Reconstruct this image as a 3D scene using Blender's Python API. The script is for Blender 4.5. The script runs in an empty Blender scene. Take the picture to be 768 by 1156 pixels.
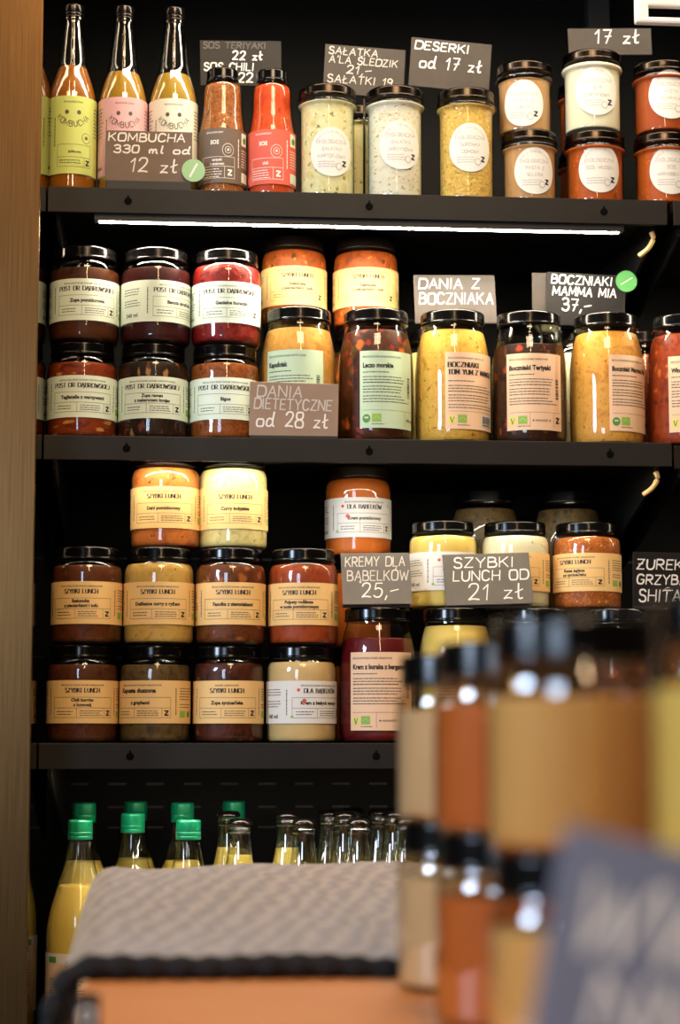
import bpy, bmesh, math, random
from mathutils import Vector, Matrix
random.seed(7)
S = bpy.context.scene
COL = S.collection
PI = math.pi

# ------------------------------------------------------------------ camera
F = 2300.0                      # focal length in pixels of the 768x1156 frame
DIST = 2.46                     # eye to the front of the shelves
EYE = 1.30
YAW, PITCH = math.atan(196 / 2300), math.atan(262 / 2300)
cam_d = bpy.data.cameras.new('camera')
cam = bpy.data.objects.new('camera', cam_d)
COL.objects.link(cam)
cam.location = (0, -DIST, EYE)
cam.rotation_euler = (PI / 2 + PITCH, 0, -YAW)
cam_d.sensor_fit = 'VERTICAL'
cam_d.sensor_height = 36.0
cam_d.lens = F / 1156 * 36.0
cam_d.clip_start = 0.05
cam_d.dof.use_dof = True
cam_d.dof.focus_distance = 2.50
cam_d.dof.aperture_fstop = 4.0
S.camera = cam
CR = cam.rotation_euler.to_matrix()
CP = Vector(cam.location)

def at(px, py, Y):
    d = CR @ Vector(((px - 384) / F, (578 - py) / F, -1))
    return CP + d * ((Y - CP.y) / d.y)

def project(p):
    v = CR.transposed() @ (Vector(p) - CP)
    return 384 + F * v.x / -v.z, 578 - F * v.y / -v.z

def xat(px, Y, z):
    a, b = -0.5, 1.0
    for _ in range(40):
        m = (a + b) / 2
        if project((m, Y, z))[0] < px: a = m
        else: b = m
    return (a + b) / 2

# ------------------------------------------------------------------ world, lights, exposure
w = bpy.data.worlds.new('world'); S.world = w; w.use_nodes = True
bg = w.node_tree.nodes['Background']
bg.inputs[0].default_value = (1.0, 0.74, 0.48, 1)
bg.inputs[1].default_value = 0.035
S.view_settings.view_transform = 'Standard'
S.view_settings.look = 'None'
S.view_settings.gamma = 1
S.view_settings.use_curve_mapping = False
S.view_settings.exposure = 0.0

def area(name, loc, target, sx, sy, col, watt):
    l = bpy.data.lights.new(name, 'AREA'); l.shape = 'RECTANGLE'
    l.size, l.size_y, l.color, l.energy = sx, sy, col, watt
    o = bpy.data.objects.new(name, l); COL.objects.link(o)
    o.location = loc
    o.rotation_euler = (Vector(target) - Vector(loc)).to_track_quat('-Z', 'Y').to_euler()
    return o
area('side_window_daylight', (-1.7, -1.75, 2.0), (0.2, -1.3, 1.3), 0.5, 0.55, (0.62, 0.78, 1.0), 40)
area('rear_cool_fill', (-0.9, -3.0, 1.8), (0.25, -1.5, 1.25), 0.6, 0.6, (0.62, 0.78, 1.0), 15)  # cool fill added near the camera to light the foreground more than the shelves
area('shop_ceiling_lamp', (0.25, -1.75, 3.0), (0.2, -0.6, 1.0), 0.7, 0.5, (1.0, 0.70, 0.42), 20)
area('shop_line_lamp', (0.32, -2.2, 3.1), (0.25, 0, 1.6), 0.06, 2.2, (1.0, 0.70, 0.40), 15)
LED_COL = (1.0, 0.86, 0.66)

# ------------------------------------------------------------------ helpers
def lin(c):
    c = c / 255
    return c / 12.92 if c <= .04045 else ((c + .055) / 1.055) ** 2.4
def rgb(r, g, b): return (lin(r), lin(g), lin(b), 1)

def newmat(name):
    m = bpy.data.materials.new(name); m.use_nodes = True
    nt = m.node_tree
    return m, nt, nt.nodes['Principled BSDF']

def plain(name, col, rough=.5, metal=0, coat=0, spec=.5):
    m, nt, b = newmat(name)
    b.inputs['Base Color'].default_value = col
    b.inputs['Roughness'].default_value = rough
    b.inputs['Metallic'].default_value = metal
    b.inputs['Coat Weight'].default_value = coat
    b.inputs['Coat Roughness'].default_value = .08
    b.inputs['Specular IOR Level'].default_value = spec
    return m

def worn(name, c1, c2, scale, rough=.5, metal=0, stretch=(1, 1, 1), bump=0, coat=0, spec=.25):
    """two-tone surface from noise in the object's own space"""
    m, nt, b = newmat(name)
    tc = nt.nodes.new('ShaderNodeTexCoord'); mp = nt.nodes.new('ShaderNodeMapping')
    mp.inputs['Scale'].default_value = stretch
    nz = nt.nodes.new('ShaderNodeTexNoise'); nz.inputs['Scale'].default_value = scale; nz.inputs['Detail'].default_value = 4
    cr = nt.nodes.new('ShaderNodeValToRGB')
    cr.color_ramp.elements[0].color, cr.color_ramp.elements[1].color = c1, c2
    cr.color_ramp.elements[0].position, cr.color_ramp.elements[1].position = .3, .7
    nt.links.new(tc.outputs['Object'], mp.inputs[0]); nt.links.new(mp.outputs[0], nz.inputs[0])
    nt.links.new(nz.outputs[0], cr.inputs[0]); nt.links.new(cr.outputs[0], b.inputs['Base Color'])
    b.inputs['Roughness'].default_value = rough; b.inputs['Metallic'].default_value = metal
    b.inputs['Coat Weight'].default_value = coat
    b.inputs['Specular IOR Level'].default_value = spec
    if bump:
        bp = nt.nodes.new('ShaderNodeBump'); bp.inputs['Strength'].default_value = bump; bp.inputs['Distance'].default_value = .002
        nt.links.new(nz.outputs[0], bp.inputs['Height']); nt.links.new(bp.outputs[0], b.inputs['Normal'])
    return m

def emis(name, col, strength):
    m = bpy.data.materials.new(name); m.use_nodes = True
    nt = m.node_tree; nt.nodes.clear()
    e = nt.nodes.new('ShaderNodeEmission'); o = nt.nodes.new('ShaderNodeOutputMaterial')
    e.inputs[0].default_value = (*col, 1); e.inputs[1].default_value = strength
    nt.links.new(e.outputs[0], o.inputs[0])
    return m

def glass(name, tint=(.95, .96, .93), edge=(.55, .6, .52), base=.05, top=.8, rough=.03):
    m = bpy.data.materials.new(name); m.use_nodes = True
    nt = m.node_tree; nt.nodes.clear(); N = nt.nodes.new
    out = N('ShaderNodeOutputMaterial'); mix = N('ShaderNodeMixShader')
    tr = N('ShaderNodeBsdfTransparent'); gl = N('ShaderNodeBsdfGlossy'); lw = N('ShaderNodeLayerWeight')
    lw.inputs[0].default_value = .5
    gl.inputs['Roughness'].default_value = rough; gl.inputs[0].default_value = (1, 1, 1, 1)
    p = N('ShaderNodeMath'); p.operation = 'POWER'; p.inputs[1].default_value = 4
    q = N('ShaderNodeMath'); q.operation = 'MULTIPLY_ADD'; q.inputs[1].default_value = top - base; q.inputs[2].default_value = base
    p2 = N('ShaderNodeMath'); p2.operation = 'POWER'; p2.inputs[1].default_value = 3
    mc = N('ShaderNodeMix'); mc.data_type = 'RGBA'
    mc.inputs[6].default_value = (*tint, 1); mc.inputs[7].default_value = (*edge, 1)
    L = nt.links.new
    L(lw.outputs['Facing'], p.inputs[0]); L(p.outputs[0], q.inputs[0]); L(q.outputs[0], mix.inputs[0])
    L(lw.outputs['Facing'], p2.inputs[0]); L(p2.outputs[0], mc.inputs[0]); L(mc.outputs[2], tr.inputs[0])
    L(tr.outputs[0], mix.inputs[1]); L(gl.outputs[0], mix.inputs[2]); L(mix.outputs[0], out.inputs[0])
    return m

def food(name, cols, scale=60, spots=None, spot_scale=120, spot_size=.25, rough=.45, stretch=(1, 1, 1), bump=.25, sss=0, detail=5):
    """cooked food behind glass: a noise of its own colours plus bits of another colour"""
    m, nt, b = newmat(name); N = nt.nodes.new; L = nt.links.new
    tc = N('ShaderNodeTexCoord'); oi = N('ShaderNodeObjectInfo')
    ml = N('ShaderNodeMath'); ml.operation = 'MULTIPLY'; ml.inputs[1].default_value = 37.0
    L(oi.outputs['Random'], ml.inputs[0])
    ad = N('ShaderNodeVectorMath'); ad.operation = 'ADD'
    L(tc.outputs['Object'], ad.inputs[0]); L(ml.outputs[0], ad.inputs[1])
    mp = N('ShaderNodeMapping'); mp.inputs['Scale'].default_value = stretch; L(ad.outputs[0], mp.inputs[0])
    nz = N('ShaderNodeTexNoise'); nz.inputs['Scale'].default_value = scale; nz.inputs['Detail'].default_value = detail
    nz.inputs['Roughness'].default_value = .62; nz.inputs['Distortion'].default_value = .6
    L(mp.outputs[0], nz.inputs[0])
    cr = N('ShaderNodeValToRGB'); el = cr.color_ramp.elements
    n = len(cols)
    while len(el) < n: el.new(.5)
    for i in range(n):
        el[i].position = .32 + .36 * i / max(1, n - 1); el[i].color = cols[i]
    L(nz.outputs[0], cr.inputs[0])
    last = cr.outputs[0]
    for k, sp in enumerate(spots or []):
        vo = N('ShaderNodeTexVoronoi'); vo.inputs['Scale'].default_value = spot_scale * (1 + .35 * k)
        vm = N('ShaderNodeVectorMath'); vm.operation = 'ADD'; vm.inputs[1].default_value = (k * 3.1, k * 1.7, 0)
        L(mp.outputs[0], vm.inputs[0])
        nd = N('ShaderNodeTexNoise'); nd.inputs['Scale'].default_value = spot_scale * 1.5
        L(vm.outputs[0], nd.inputs[0])
        vw = N('ShaderNodeMix'); vw.data_type = 'VECTOR'; vw.inputs[0].default_value = .012
        L(vm.outputs[0], vw.inputs[4]); L(nd.outputs['Color'], vw.inputs[5])
        L(vw.outputs[1], vo.inputs[0])
        lt = N('ShaderNodeMapRange'); lt.inputs[1].default_value = spot_size; lt.inputs[2].default_value = spot_size * .6
        L(vo.outputs['Distance'], lt.inputs[0])
        # only some cells carry a bit
        sx = N('ShaderNodeSeparateColor'); L(vo.outputs['Color'], sx.inputs[0])
        gt = N('ShaderNodeMath'); gt.operation = 'GREATER_THAN'; gt.inputs[1].default_value = .45
        L(sx.outputs[k % 3], gt.inputs[0])
        mu = N('ShaderNodeMath'); mu.operation = 'MULTIPLY'; L(lt.outputs[0], mu.inputs[0]); L(gt.outputs[0], mu.inputs[1])
        mx = N('ShaderNodeMix'); mx.data_type = 'RGBA'; L(mu.outputs[0], mx.inputs[0]); L(last, mx.inputs[6]); mx.inputs[7].default_value = sp
        last = mx.outputs[2]
    L(last, b.inputs['Base Color'])
    b.inputs['Roughness'].default_value = rough
    b.inputs['Specular IOR Level'].default_value = .3
    if bump:
        bp = N('ShaderNodeBump'); bp.inputs['Strength'].default_value = bump; bp.inputs['Distance'].default_value = .003
        L(nz.outputs[0], bp.inputs['Height']); L(bp.outputs[0], b.inputs['Normal'])
    return m

# ---- scene graph helpers
def tagset(o, label, cat, group=None, kind=None):
    if label: o['label'] = label
    if cat: o['category'] = cat
    if group: o['group'] = group
    if kind: o['kind'] = kind
    return o

def thing(name, label, cat, loc, rz=0, group=None):
    o = bpy.data.objects.new(name, None); COL.objects.link(o)
    o.empty_display_size = .02
    o.location = loc; o.rotation_euler = (0, 0, rz)
    return tagset(o, label, cat, group)

def part(name, mesh, parent=None, label=None, loc=(0, 0, 0), rot=(0, 0, 0)):
    o = bpy.data.objects.new(name, mesh); COL.objects.link(o)
    o.parent = parent; o.location = loc; o.rotation_euler = rot
    if label: o['label'] = label
    return o

class MB:
    """collects vertices and faces with material slots into ONE mesh"""
    def __init__(s): s.v, s.f, s.m, s.sm, s.mats = [], [], [], [], []
    def slot(s, mat):
        if mat not in s.mats: s.mats.append(mat)
        return s.mats.index(mat)
    def add(s, vs, fs, mat, smooth=False, M=None):
        o = len(s.v); k = s.slot(mat)
        s.v += [tuple(M @ Vector(v)) if M else tuple(v) for v in vs]
        for f in fs:
            s.f.append([i + o for i in f]); s.m.append(k); s.sm.append(smooth)
        return s
    def box(s, lo, hi, mat, bev=0, M=None):
        bm = bmesh.new(); bmesh.ops.create_cube(bm, size=1)
        for v in bm.verts:
            v.co = Vector([(lo[i] + hi[i]) / 2 + v.co[i] * (hi[i] - lo[i]) for i in range(3)])
        if bev: bmesh.ops.bevel(bm, geom=bm.edges[:], offset=bev, segments=2, affect='EDGES', profile=.6)
        bm.verts.index_update()
        s.add([v.co[:] for v in bm.verts], [[v.index for v in f.verts] for f in bm.faces], mat, False, M)
        bm.free(); return s
    def lathe(s, prof, mat, seg=40, cap=True, smooth=True, M=None):
        vs, fs = [], []
        n = len(prof)
        for r, z in prof:
            for j in range(seg):
                a = 2 * PI * j / seg
                vs.append((r * math.sin(a), -r * math.cos(a), z))
        for i in range(n - 1):
            for j in range(seg):
                k = (j + 1) % seg
                fs.append([i * seg + j, i * seg + k, (i + 1) * seg + k, (i + 1) * seg + j])
        if cap:
            if prof[0][0] > 1e-5: fs.append([j for j in range(seg)][::-1])
            if prof[-1][0] > 1e-5: fs.append([(n - 1) * seg + j for j in range(seg)])
        return s.add(vs, fs, mat, smooth, M)
    def tube(s, pts, r, mat, seg=8):
        pts = [Vector(p) for p in pts]; vs, fs = [], []
        for i, p in enumerate(pts):
            t = (pts[min(i + 1, len(pts) - 1)] - pts[max(i - 1, 0)]).normalized()
            a = t.cross(Vector((0, 0, 1)) if abs(t.z) < .9 else Vector((1, 0, 0))).normalized(); b = t.cross(a)
            rr = r[i] if isinstance(r, (list, tuple)) else r
            for j in range(seg):
                q = 2 * PI * j / seg
                vs.append(tuple(p + a * rr * math.cos(q) + b * rr * math.sin(q)))
        for i in range(len(pts) - 1):
            for j in range(seg):
                k = (j + 1) % seg
                fs.append([i * seg + j, i * seg + k, (i + 1) * seg + k, (i + 1) * seg + j])
        fs.append(list(range(seg))[::-1]); fs.append([(len(pts) - 1) * seg + j for j in range(seg)])
        return s.add(vs, fs, mat, True)
    def mesh(s, name):
        me = bpy.data.meshes.new(name)
        me.from_pydata(s.v, [], s.f)
        for m in s.mats: me.materials.append(m)
        me.polygons.foreach_set('material_index', s.m)
        me.polygons.foreach_set('use_smooth', s.sm)
        me.update()
        return me

def rounded(prof, rad=.002, n=3):
    """round the corners of a lathe profile"""
    out = [prof[0]]
    for i in range(1, len(prof) - 1):
        p0, p1, p2 = Vector(prof[i - 1]), Vector(prof[i]), Vector(prof[i + 1])
        a, b = p0 - p1, p2 - p1
        d = min(rad, a.length * .45, b.length * .45)
        s, e = p1 + a.normalized() * d, p1 + b.normalized() * d
        for k in range(n + 1):
            t = k / n
            q = s * (1 - t) ** 2 + p1 * 2 * t * (1 - t) + e * t * t
            out.append((q.x, q.y))
    out.append(prof[-1])
    return out

# ------------------------------------------------------------------ lettering
G = {}
def _g(ch, wd, txt):
    st = []
    for pl in txt.split(';'):
        pl = pl.strip(); sm = pl.startswith('~')
        st.append((sm, [tuple(float(q) for q in p.split(',')) for p in pl.strip('~ ').split()]))
    G[ch] = (wd, st)
_g('A', .66, '0,0 .33,1; .33,1 .66,0; .13,.36 .55,.36')
_g('B', .58, '0,0 0,1; ~0,1 .5,1 .52,.55 0,.54; ~0,.54 .6,.54 .6,0 0,0')
_g('C', .62, '~.6,.85 .4,1.05 0,.95 0,.05 .4,-.05 .62,.18')
_g('D', .64, '0,0 0,1; ~0,1 .7,1 .7,0 0,0')
_g('E', .52, '0,0 0,1; 0,1 .5,1; 0,.52 .42,.52; 0,0 .52,0')
_g('F', .5, '0,0 0,1; 0,1 .5,1; 0,.52 .4,.52')
_g('V', .64, '0,1 .32,0; .32,0 .64,1')
_g('G', .66, '~.62,.85 .4,1.05 0,.95 0,.05 .5,-.05 .64,.2 .64,.45; .64,.45 .38,.45')
_g('H', .62, '0,0 0,1; .62,0 .62,1; 0,.5 .62,.5')
_g('I', .12, '.06,0 .06,1')
_g('J', .4, '~.36,1 .36,.05 .2,-.05 0,.12')
_g('K', .6, '0,0 0,1; .56,1 .02,.42; .2,.58 .6,0')
_g('L', .5, '0,1 0,0; 0,0 .5,0')
_g('M', .78, '0,0 .04,1; .04,1 .39,.2; .39,.2 .74,1; .74,1 .78,0')
_g('N', .64, '0,0 0,1; 0,1 .64,0; .64,0 .64,1')
_g('O', .68, '~.34,1 0,1 0,0 .34,0; ~.34,0 .68,0 .68,1 .34,1')
_g('P', .55, '0,0 0,1; ~0,1 .58,1 .58,.46 0,.46')
_g('R', .6, '0,0 0,1; ~0,1 .56,1 .56,.48 0,.48; .22,.48 .6,0')
_g('S', .52, '~.5,.86 .35,1.06 0,.98 .05,.55 .5,.5 .55,.0 .15,-.06 0,.16')
_g('T', .6, '.3,0 .3,1; 0,1 .6,1')
_g('U', .62, '~0,1 0,.0 .62,.0 .62,1')
_g('W', .9, '0,1 .22,0; .22,0 .45,.8; .45,.8 .68,0; .68,0 .9,1')
_g('Y', .62, '0,1 .31,.48; .62,1 .31,.48; .31,.48 .31,0')
_g('Z', .58, '0,1 .56,1; .56,1 0,0; 0,0 .58,0')
_g('Ą', .66, '0,0 .33,1; .33,1 .66,0; .13,.36 .55,.36; ~.66,0 .5,-.16 .72,-.2')
_g('Ł', .5, '.05,1 .05,0; .05,0 .5,0; -.08,.4 .3,.65')
_g('Ś', .52, '~.5,.86 .35,1.06 0,.98 .05,.55 .5,.5 .55,.0 .15,-.06 0,.16; .24,1.08 .4,1.25')
_g('Ó', .68, '~.34,1 0,1 0,0 .34,0; ~.34,0 .68,0 .68,1 .34,1; .34,1.1 .5,1.28')
_g('Ż', .6, '0,1 .58,1; .58,1 0,0; 0,0 .6,0; .12,.5 .46,.55')
_g('l', .2, '~.1,1.05 .05,.15 .1,0 .22,.06')
_g('m', .66, '~0,.5 .03,0; ~.02,.3 .14,.6 .28,.5 .28,0; ~.29,.3 .42,.6 .56,.5 .55,.06 .66,0')
_g('o', .5, '~.25,.52 0,.52 0,0 .25,0; ~.25,0 .5,0 .5,.52 .25,.52')
_g('d', .56, '~.42,.45 .2,.6 0,.4 0,0 .3,0 .44,.2; ~.5,1.02 .44,.5 .44,.05 .58,.0')
_g('z', .44, '0,.52 .4,.52; .4,.52 0,0; ~0,0 .2,.06 .44,0')
_g('ł', .34, '~.12,1 .1,.1 .18,0 .34,.06; -.06,.42 .34,.62')
_g('0', .52, '~.26,1 0,1 0,0 .26,0; ~.26,0 .52,0 .52,1 .26,1')
_g('1', .3, '0,.7 .24,1; .24,1 .2,0')
_g('2', .54, '~0,.8 .1,1.05 .5,1.02 .5,.6 0,0; ~0,0 .25,.06 .56,.0')
_g('3', .5, '~0,.9 .2,1.08 .52,.9 .4,.55 .15,.52; ~.15,.52 .56,.5 .5,-.02 .2,-.05 0,.12')
_g('5', .52, '.5,1 .1,1; .1,1 .06,.55; ~.06,.55 .3,.68 .58,.45 .45,-.02 .15,-.05 0,.1')
_g('7', .5, '0,1 .5,1; .5,1 .2,0; .12,.5 .5,.54')
_g('8', .5, '~.25,.52 .0,.6 .05,1.04 .25,1.04; ~.25,1.04 .5,1.04 .5,.6 .25,.52 ; ~.25,.52 -.06,.4 0,-.04 .25,-.04; ~.25,-.04 .54,-.04 .54,.42 .25,.52')
_g('9', .5, '~.46,.8 .3,1.05 0,.98 0,.5 .3,.45 .48,.75; .48,.8 .36,0')
_g(',', .14, '.12,.1 .02,-.2')
_g('.', .12, '.05,.05 .06,.0')
_g('-', .5, '0,.42 .5,.55')
_g("'", .12, '.1,1.05 .04,.8')
_g('i', .14, '.05,.55 .07,0; .06,.8 .08,.84')
_g(' ', .4, '0,-9 0,-9')

def smooth_line(pts, n=2):
    for _ in range(n):
        q = [pts[0]]
        for a, b in zip(pts, pts[1:]):
            q += [(a[0] * .75 + b[0] * .25, a[1] * .75 + b[1] * .25), (a[0] * .25 + b[0] * .75, a[1] * .25 + b[1] * .75)]
        pts = q + [pts[-1]]
    return pts

def strokes(text, h, width=None, jit=0.0, gap=.22):
    """polylines of a hand-drawn line of text, cap height h, squeezed to width if given"""
    out = []; x = 0
    for ch in text:
        wd, st = G[ch]
        if ch != ' ':
            dy = random.uniform(-jit, jit); sh = random.uniform(-jit, jit) + jit
            for sm, pl in st:
                p = smooth_line(pl, 3) if sm else pl
                out.append([(x + a + sh * b + (.05 * b if jit else 0), b + dy) for a, b in p])
        x += wd + gap
    x -= gap
    kx = (width / x) if width else h
    return [[(a * kx, b * h) for a, b in pl] for pl in out], x * kx

def ribbon(pl, wd, didone=False):
    """one closed strip following a polyline (flat pen stroke); no self-overlap"""
    p = [pl[0]]
    for q in pl[1:]:
        if math.hypot(q[0] - p[-1][0], q[1] - p[-1][1]) > wd * .12: p.append(q)
    if len(p) < 2: p = [pl[0], (pl[0][0] + wd * .3, pl[0][1])]
    n = len(p); L, R = [], []
    for i in range(n):
        a, b = p[max(0, i - 1)], p[min(n - 1, i + 1)]
        dx, dy = b[0] - a[0], b[1] - a[1]; l = math.hypot(dx, dy) or 1
        ww = wd * (.48 + .72 * abs(dy / l) ** 1.5) if didone else wd
        if not didone and i in (0, n - 1): ww *= .72
        e = (wd * .25 if not didone else 0) * (-1 if i == 0 else 1 if i == n - 1 else 0)
        x, y = p[i][0] + dx / l * e, p[i][1] + dy / l * e
        L.append((x - dy / l * ww / 2, y + dx / l * ww / 2)); R.append((x + dy / l * ww / 2, y - dx / l * ww / 2))
    return [[R[i], R[i + 1], L[i + 1], L[i]] for i in range(n - 1)]

_TC = {}
def font_mesh(text, bold=0.0):
    k = (text, bold)
    if k not in _TC:
        cu = bpy.data.curves.new('t', 'FONT'); cu.body = text; cu.offset = bold; cu.resolution_u = 2
        ob = bpy.data.objects.new('t', cu); COL.objects.link(ob)
        me = bpy.data.meshes.new_from_object(ob.evaluated_get(bpy.context.evaluated_depsgraph_get()))
        vs = [(v.co.x, v.co.y) for v in me.vertices]; fs = [list(p.vertices) for p in me.polygons]
        bpy.data.objects.remove(ob); bpy.data.curves.remove(cu); bpy.data.meshes.remove(me)
        xs = [v[0] for v in vs] or [0, 1]
        _TC[k] = (vs, fs, min(xs), max(xs))
    return _TC[k]

class Flat:
    """flat artwork in millimetres: (vertices, faces, material, layer)"""
    def __init__(s): s.items = []; s.n = 0
    def poly(s, pts, mat, layer=1): s.items.append((pts, [list(range(len(pts)))], mat, layer)); return s
    def rect(s, x0, y0, x1, y1, mat, layer=1, step=4.0):
        n = max(1, int(math.ceil(abs(x1 - x0) / step)))
        vs = []
        for i in range(n + 1):
            x = x0 + (x1 - x0) * i / n; vs += [(x, y0), (x, y1)]
        s.items.append((vs, [[2 * i, 2 * i + 2, 2 * i + 3, 2 * i + 1] for i in range(n)], mat, layer)); return s
    def frame(s, x0, y0, x1, y1, t, mat, layer=1):
        s.rect(x0, y0, x1, y0 + t, mat, layer); s.rect(x0, y1 - t, x1, y1, mat, layer)
        s.rect(x0, y0, x0 + t, y1, mat, layer); s.rect(x1 - t, y0, x1, y1, mat, layer); return s
    def disc(s, cx, cy, r, mat, layer=1, ry=None, n=40, rings=6):
        ry = ry or r; vs = [(cx, cy)]; fs = []
        for k in range(1, rings + 1):
            for j in range(n):
                a = 2 * PI * j / n; vs.append((cx + r * k / rings * math.cos(a), cy + ry * k / rings * math.sin(a)))
        for j in range(n): fs.append([0, 1 + j, 1 + (j + 1) % n])
        for k in range(rings - 1):
            for j in range(n):
                a, b = 1 + k * n + j, 1 + k * n + (j + 1) % n
                fs.append([a, a + n, b + n, b])
        s.items.append((vs, fs, mat, layer)); return s
    def text(s, t, x, y, cap, mat, bold=0.0, align='c', width=None, layer=1, rot=0):
        vs, fs, a, b = font_mesh(t, bold)
        k = cap / .727; kx = width / (b - a) if width else k
        off = {'c': -(a + b) / 2, 'l': -a, 'r': -b}[align]
        c, sn = math.cos(rot), math.sin(rot)
        pts = [((v[0] + off) * kx, v[1] * k) for v in vs]
        s.items.append(([(x + p[0] * c - p[1] * sn, y + p[0] * sn + p[1] * c) for p in pts], fs, mat, layer)); return s
    def stroke_text(s, t, x, y, cap, mat, wd, width=None, align='c', didone=False, jit=0, layer=1):
        st, W = strokes(t, cap, width, jit)
        ox = x - (W / 2 if align == 'c' else 0)
        for pl in st:
            s.n += 1
            for q in ribbon([(a + ox, b + y) for a, b in pl], wd, didone): s.poly(q, mat, layer + .12 * (s.n % 6))
            if didone:
                for e, o in ((pl[0], pl[1]), (pl[-1], pl[-2])):
                    if abs(e[1] - o[1]) > abs(e[0] - o[0]) and (e[1] < .05 * cap or e[1] > .95 * cap) and len(pl) == 2:
                        s.rect(e[0] + ox - wd * .95, e[1] + y - wd * .16, e[0] + ox + wd * .95, e[1] + y + wd * .16, mat, layer)
        return s
    def arc_text(s, t, cx, cy, R, cap, mat, wd, step, up=False):
        n = len(t)
        for i, ch in enumerate(t):
            a = (i - (n - 1) / 2) * step
            st, W = strokes(ch, cap)
            for pl in st:
                q0 = []
                for u, v in pl:
                    u -= W / 2
                    if up:
                        q0.append((cx + math.sin(a) * (R + v) + math.cos(a) * u, cy + math.cos(a) * (R + v) - math.sin(a) * u))
                    else:
                        q0.append((cx + math.sin(a) * (R - v) + math.cos(a) * u, cy - math.cos(a) * (R - v) + math.sin(a) * u))
                s.n += 1
                for q in ribbon(q0, wd): s.poly(q, mat, 1 + .12 * (s.n % 6))
        return s
    def small_print(s, x0, x1, y, cap, mat, ragged=True, layer=1):
        """a line of print too small to read in the photo"""
        x = x0; end = x1 - (random.uniform(0, .18) * (x1 - x0) if ragged else 0)
        while x < end - 1:
            L = min(random.uniform(1.6, 5.5), end - x)
            s.rect(x, y, x + L, y + cap, mat, layer); x += L + .8
        return s
    def small_print_v(s, x, y0, y1, cap, mat):
        y = y0
        while y < y1 - 1:
            L = min(random.uniform(2, 5), y1 - y); s.rect(x, y, x + cap, y + L, mat); y += L + .7
        return s
    def zed(s, cx, cy, h, mat):
        w_, t = h * .82, h * .26
        s.rect(cx - w_ / 2, cy + h / 2 - t, cx + w_ / 2, cy + h / 2, mat); s.rect(cx - w_ / 2, cy - h / 2, cx + w_ / 2, cy - h / 2 + t, mat)
        s.poly([(cx - w_ / 2, cy - h / 2 + t), (cx - w_ / 2 + h * .36, cy - h / 2 + t), (cx + w_ / 2, cy + h / 2 - t), (cx + w_ / 2 - h * .36, cy + h / 2 - t)], mat)
        return s
    def wrap(s, name, R, z0, rot=0.0):
        """bend the artwork round an upright cylinder, facing -Y"""
        mb = MB()
        for vs, fs, mat, layer in s.items:
            r = R + .0001 + .00022 * layer
            mb.add([(r * math.sin(u / 1000 / R + rot), -r * math.cos(u / 1000 / R + rot), z0 + v / 1000) for u, v in vs], fs, mat, True)
        return mb.mesh(name)
    def lay(s, mb, z=.0003):
        """put the artwork on a board's front face (local XZ, facing -Y)"""
        for vs, fs, mat, layer in s.items:
            mb.add([(u / 1000, -z * layer, v / 1000) for u, v in vs], fs, mat)

# ------------------------------------------------------------------ materials
M = {}
M['shelf'] = worn('shelf_paint', rgb(31, 29, 26), rgb(36, 33, 30), 30, .5)
M['shelf_dark'] = plain('shelf_dark_paint', rgb(22, 21, 20), .5)
M['hole'] = plain('hole_black', rgb(4, 4, 4), .9, spec=.1)
M['back'] = worn('back_panel_black', rgb(4, 4, 4), rgb(6, 6, 6), 20, .42, spec=.12)
M['slot'] = plain('louvre_grey', rgb(40, 38, 36), .35)
M['mirror'] = plain('dark_mirror', rgb(120, 115, 108), .04, 1.0)
M['brass'] = worn('brushed_brass_steel', rgb(124, 94, 58), rgb(102, 74, 44), 14, .33, 1.0, (60, 60, .6), .05)
M['steel'] = plain('steel', rgb(170, 165, 155), .3, 1)
M['lid'] = plain('black_lacquered_lid', rgb(7, 6, 6), .16, 0, .0, .35)
M['lid_brown'] = plain('dark_brown_lid', rgb(30, 20, 14), .3, .0, .3)
M['lid_bronze'] = plain('dark_bronze_lid', rgb(50, 42, 35), .25, 1.0, .2)
M['green_cap'] = plain('green_cap', rgb(16, 150, 104), .3, .2, .5)
M['crown'] = plain('dark_crown_cap', rgb(38, 34, 32), .22, .8, .3)
M['glass'] = glass('clear_glass')
M['glass_refraction_tint'] = glass('clear_glass_dark_refraction', tint=(.84, .79, .70), edge=(.5, .44, .34), base=.13)  # brown tint puts dark refracted surroundings into the glass colour
M['glass_bottle'] = glass('bottle_glass', tint=(.9, .91, .88), edge=(.35, .36, .32), base=.17, top=.9)
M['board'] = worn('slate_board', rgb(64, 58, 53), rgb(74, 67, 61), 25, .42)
M['board_shaded'] = worn('slate_board_shaded', rgb(26, 25, 24), rgb(33, 31, 30), 25, .45)  # slate darkened; weaker light on these signs is put into the colour
M['board_lit_tan'] = worn('slate_board_lit_tan', rgb(150, 125, 106), rgb(160, 134, 114), 25, .5)  # slate lightened; front light on the diet sign is in the colour
M['board_lit_brown'] = worn('slate_board_lit_brown', rgb(112, 92, 78), rgb(122, 102, 87), 25, .5)  # slate lightened; light falling on the kombucha sign is painted in
M['board_lit_grey'] = worn('slate_board_lit_grey', rgb(98, 94, 87), rgb(112, 107, 99), 25, .42)  # slate lightened; strip light on the tilted signs is in the colour
M['board_daylit'] = worn('slate_board_daylit', rgb(118, 124, 142), rgb(126, 132, 150), 18, .5)  # dark slate with cool daylight put into its base colour
M['chalk'] = plain('white_chalk_ink', rgb(240, 236, 226), .7)
M['chalk_soft'] = plain('worn_chalk_ink', rgb(204, 198, 188), .8)
M['chalk_faint'] = plain('faint_chalk_ink', rgb(92, 86, 80), .8)
M['sticker'] = plain('green_sticker', rgb(92, 168, 92), .45)
M['sticker_pale'] = plain('pale_green_sticker', rgb(152, 196, 140), .45)
M['enamel'] = plain('white_enamel', rgb(244, 240, 232), .3)
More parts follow.
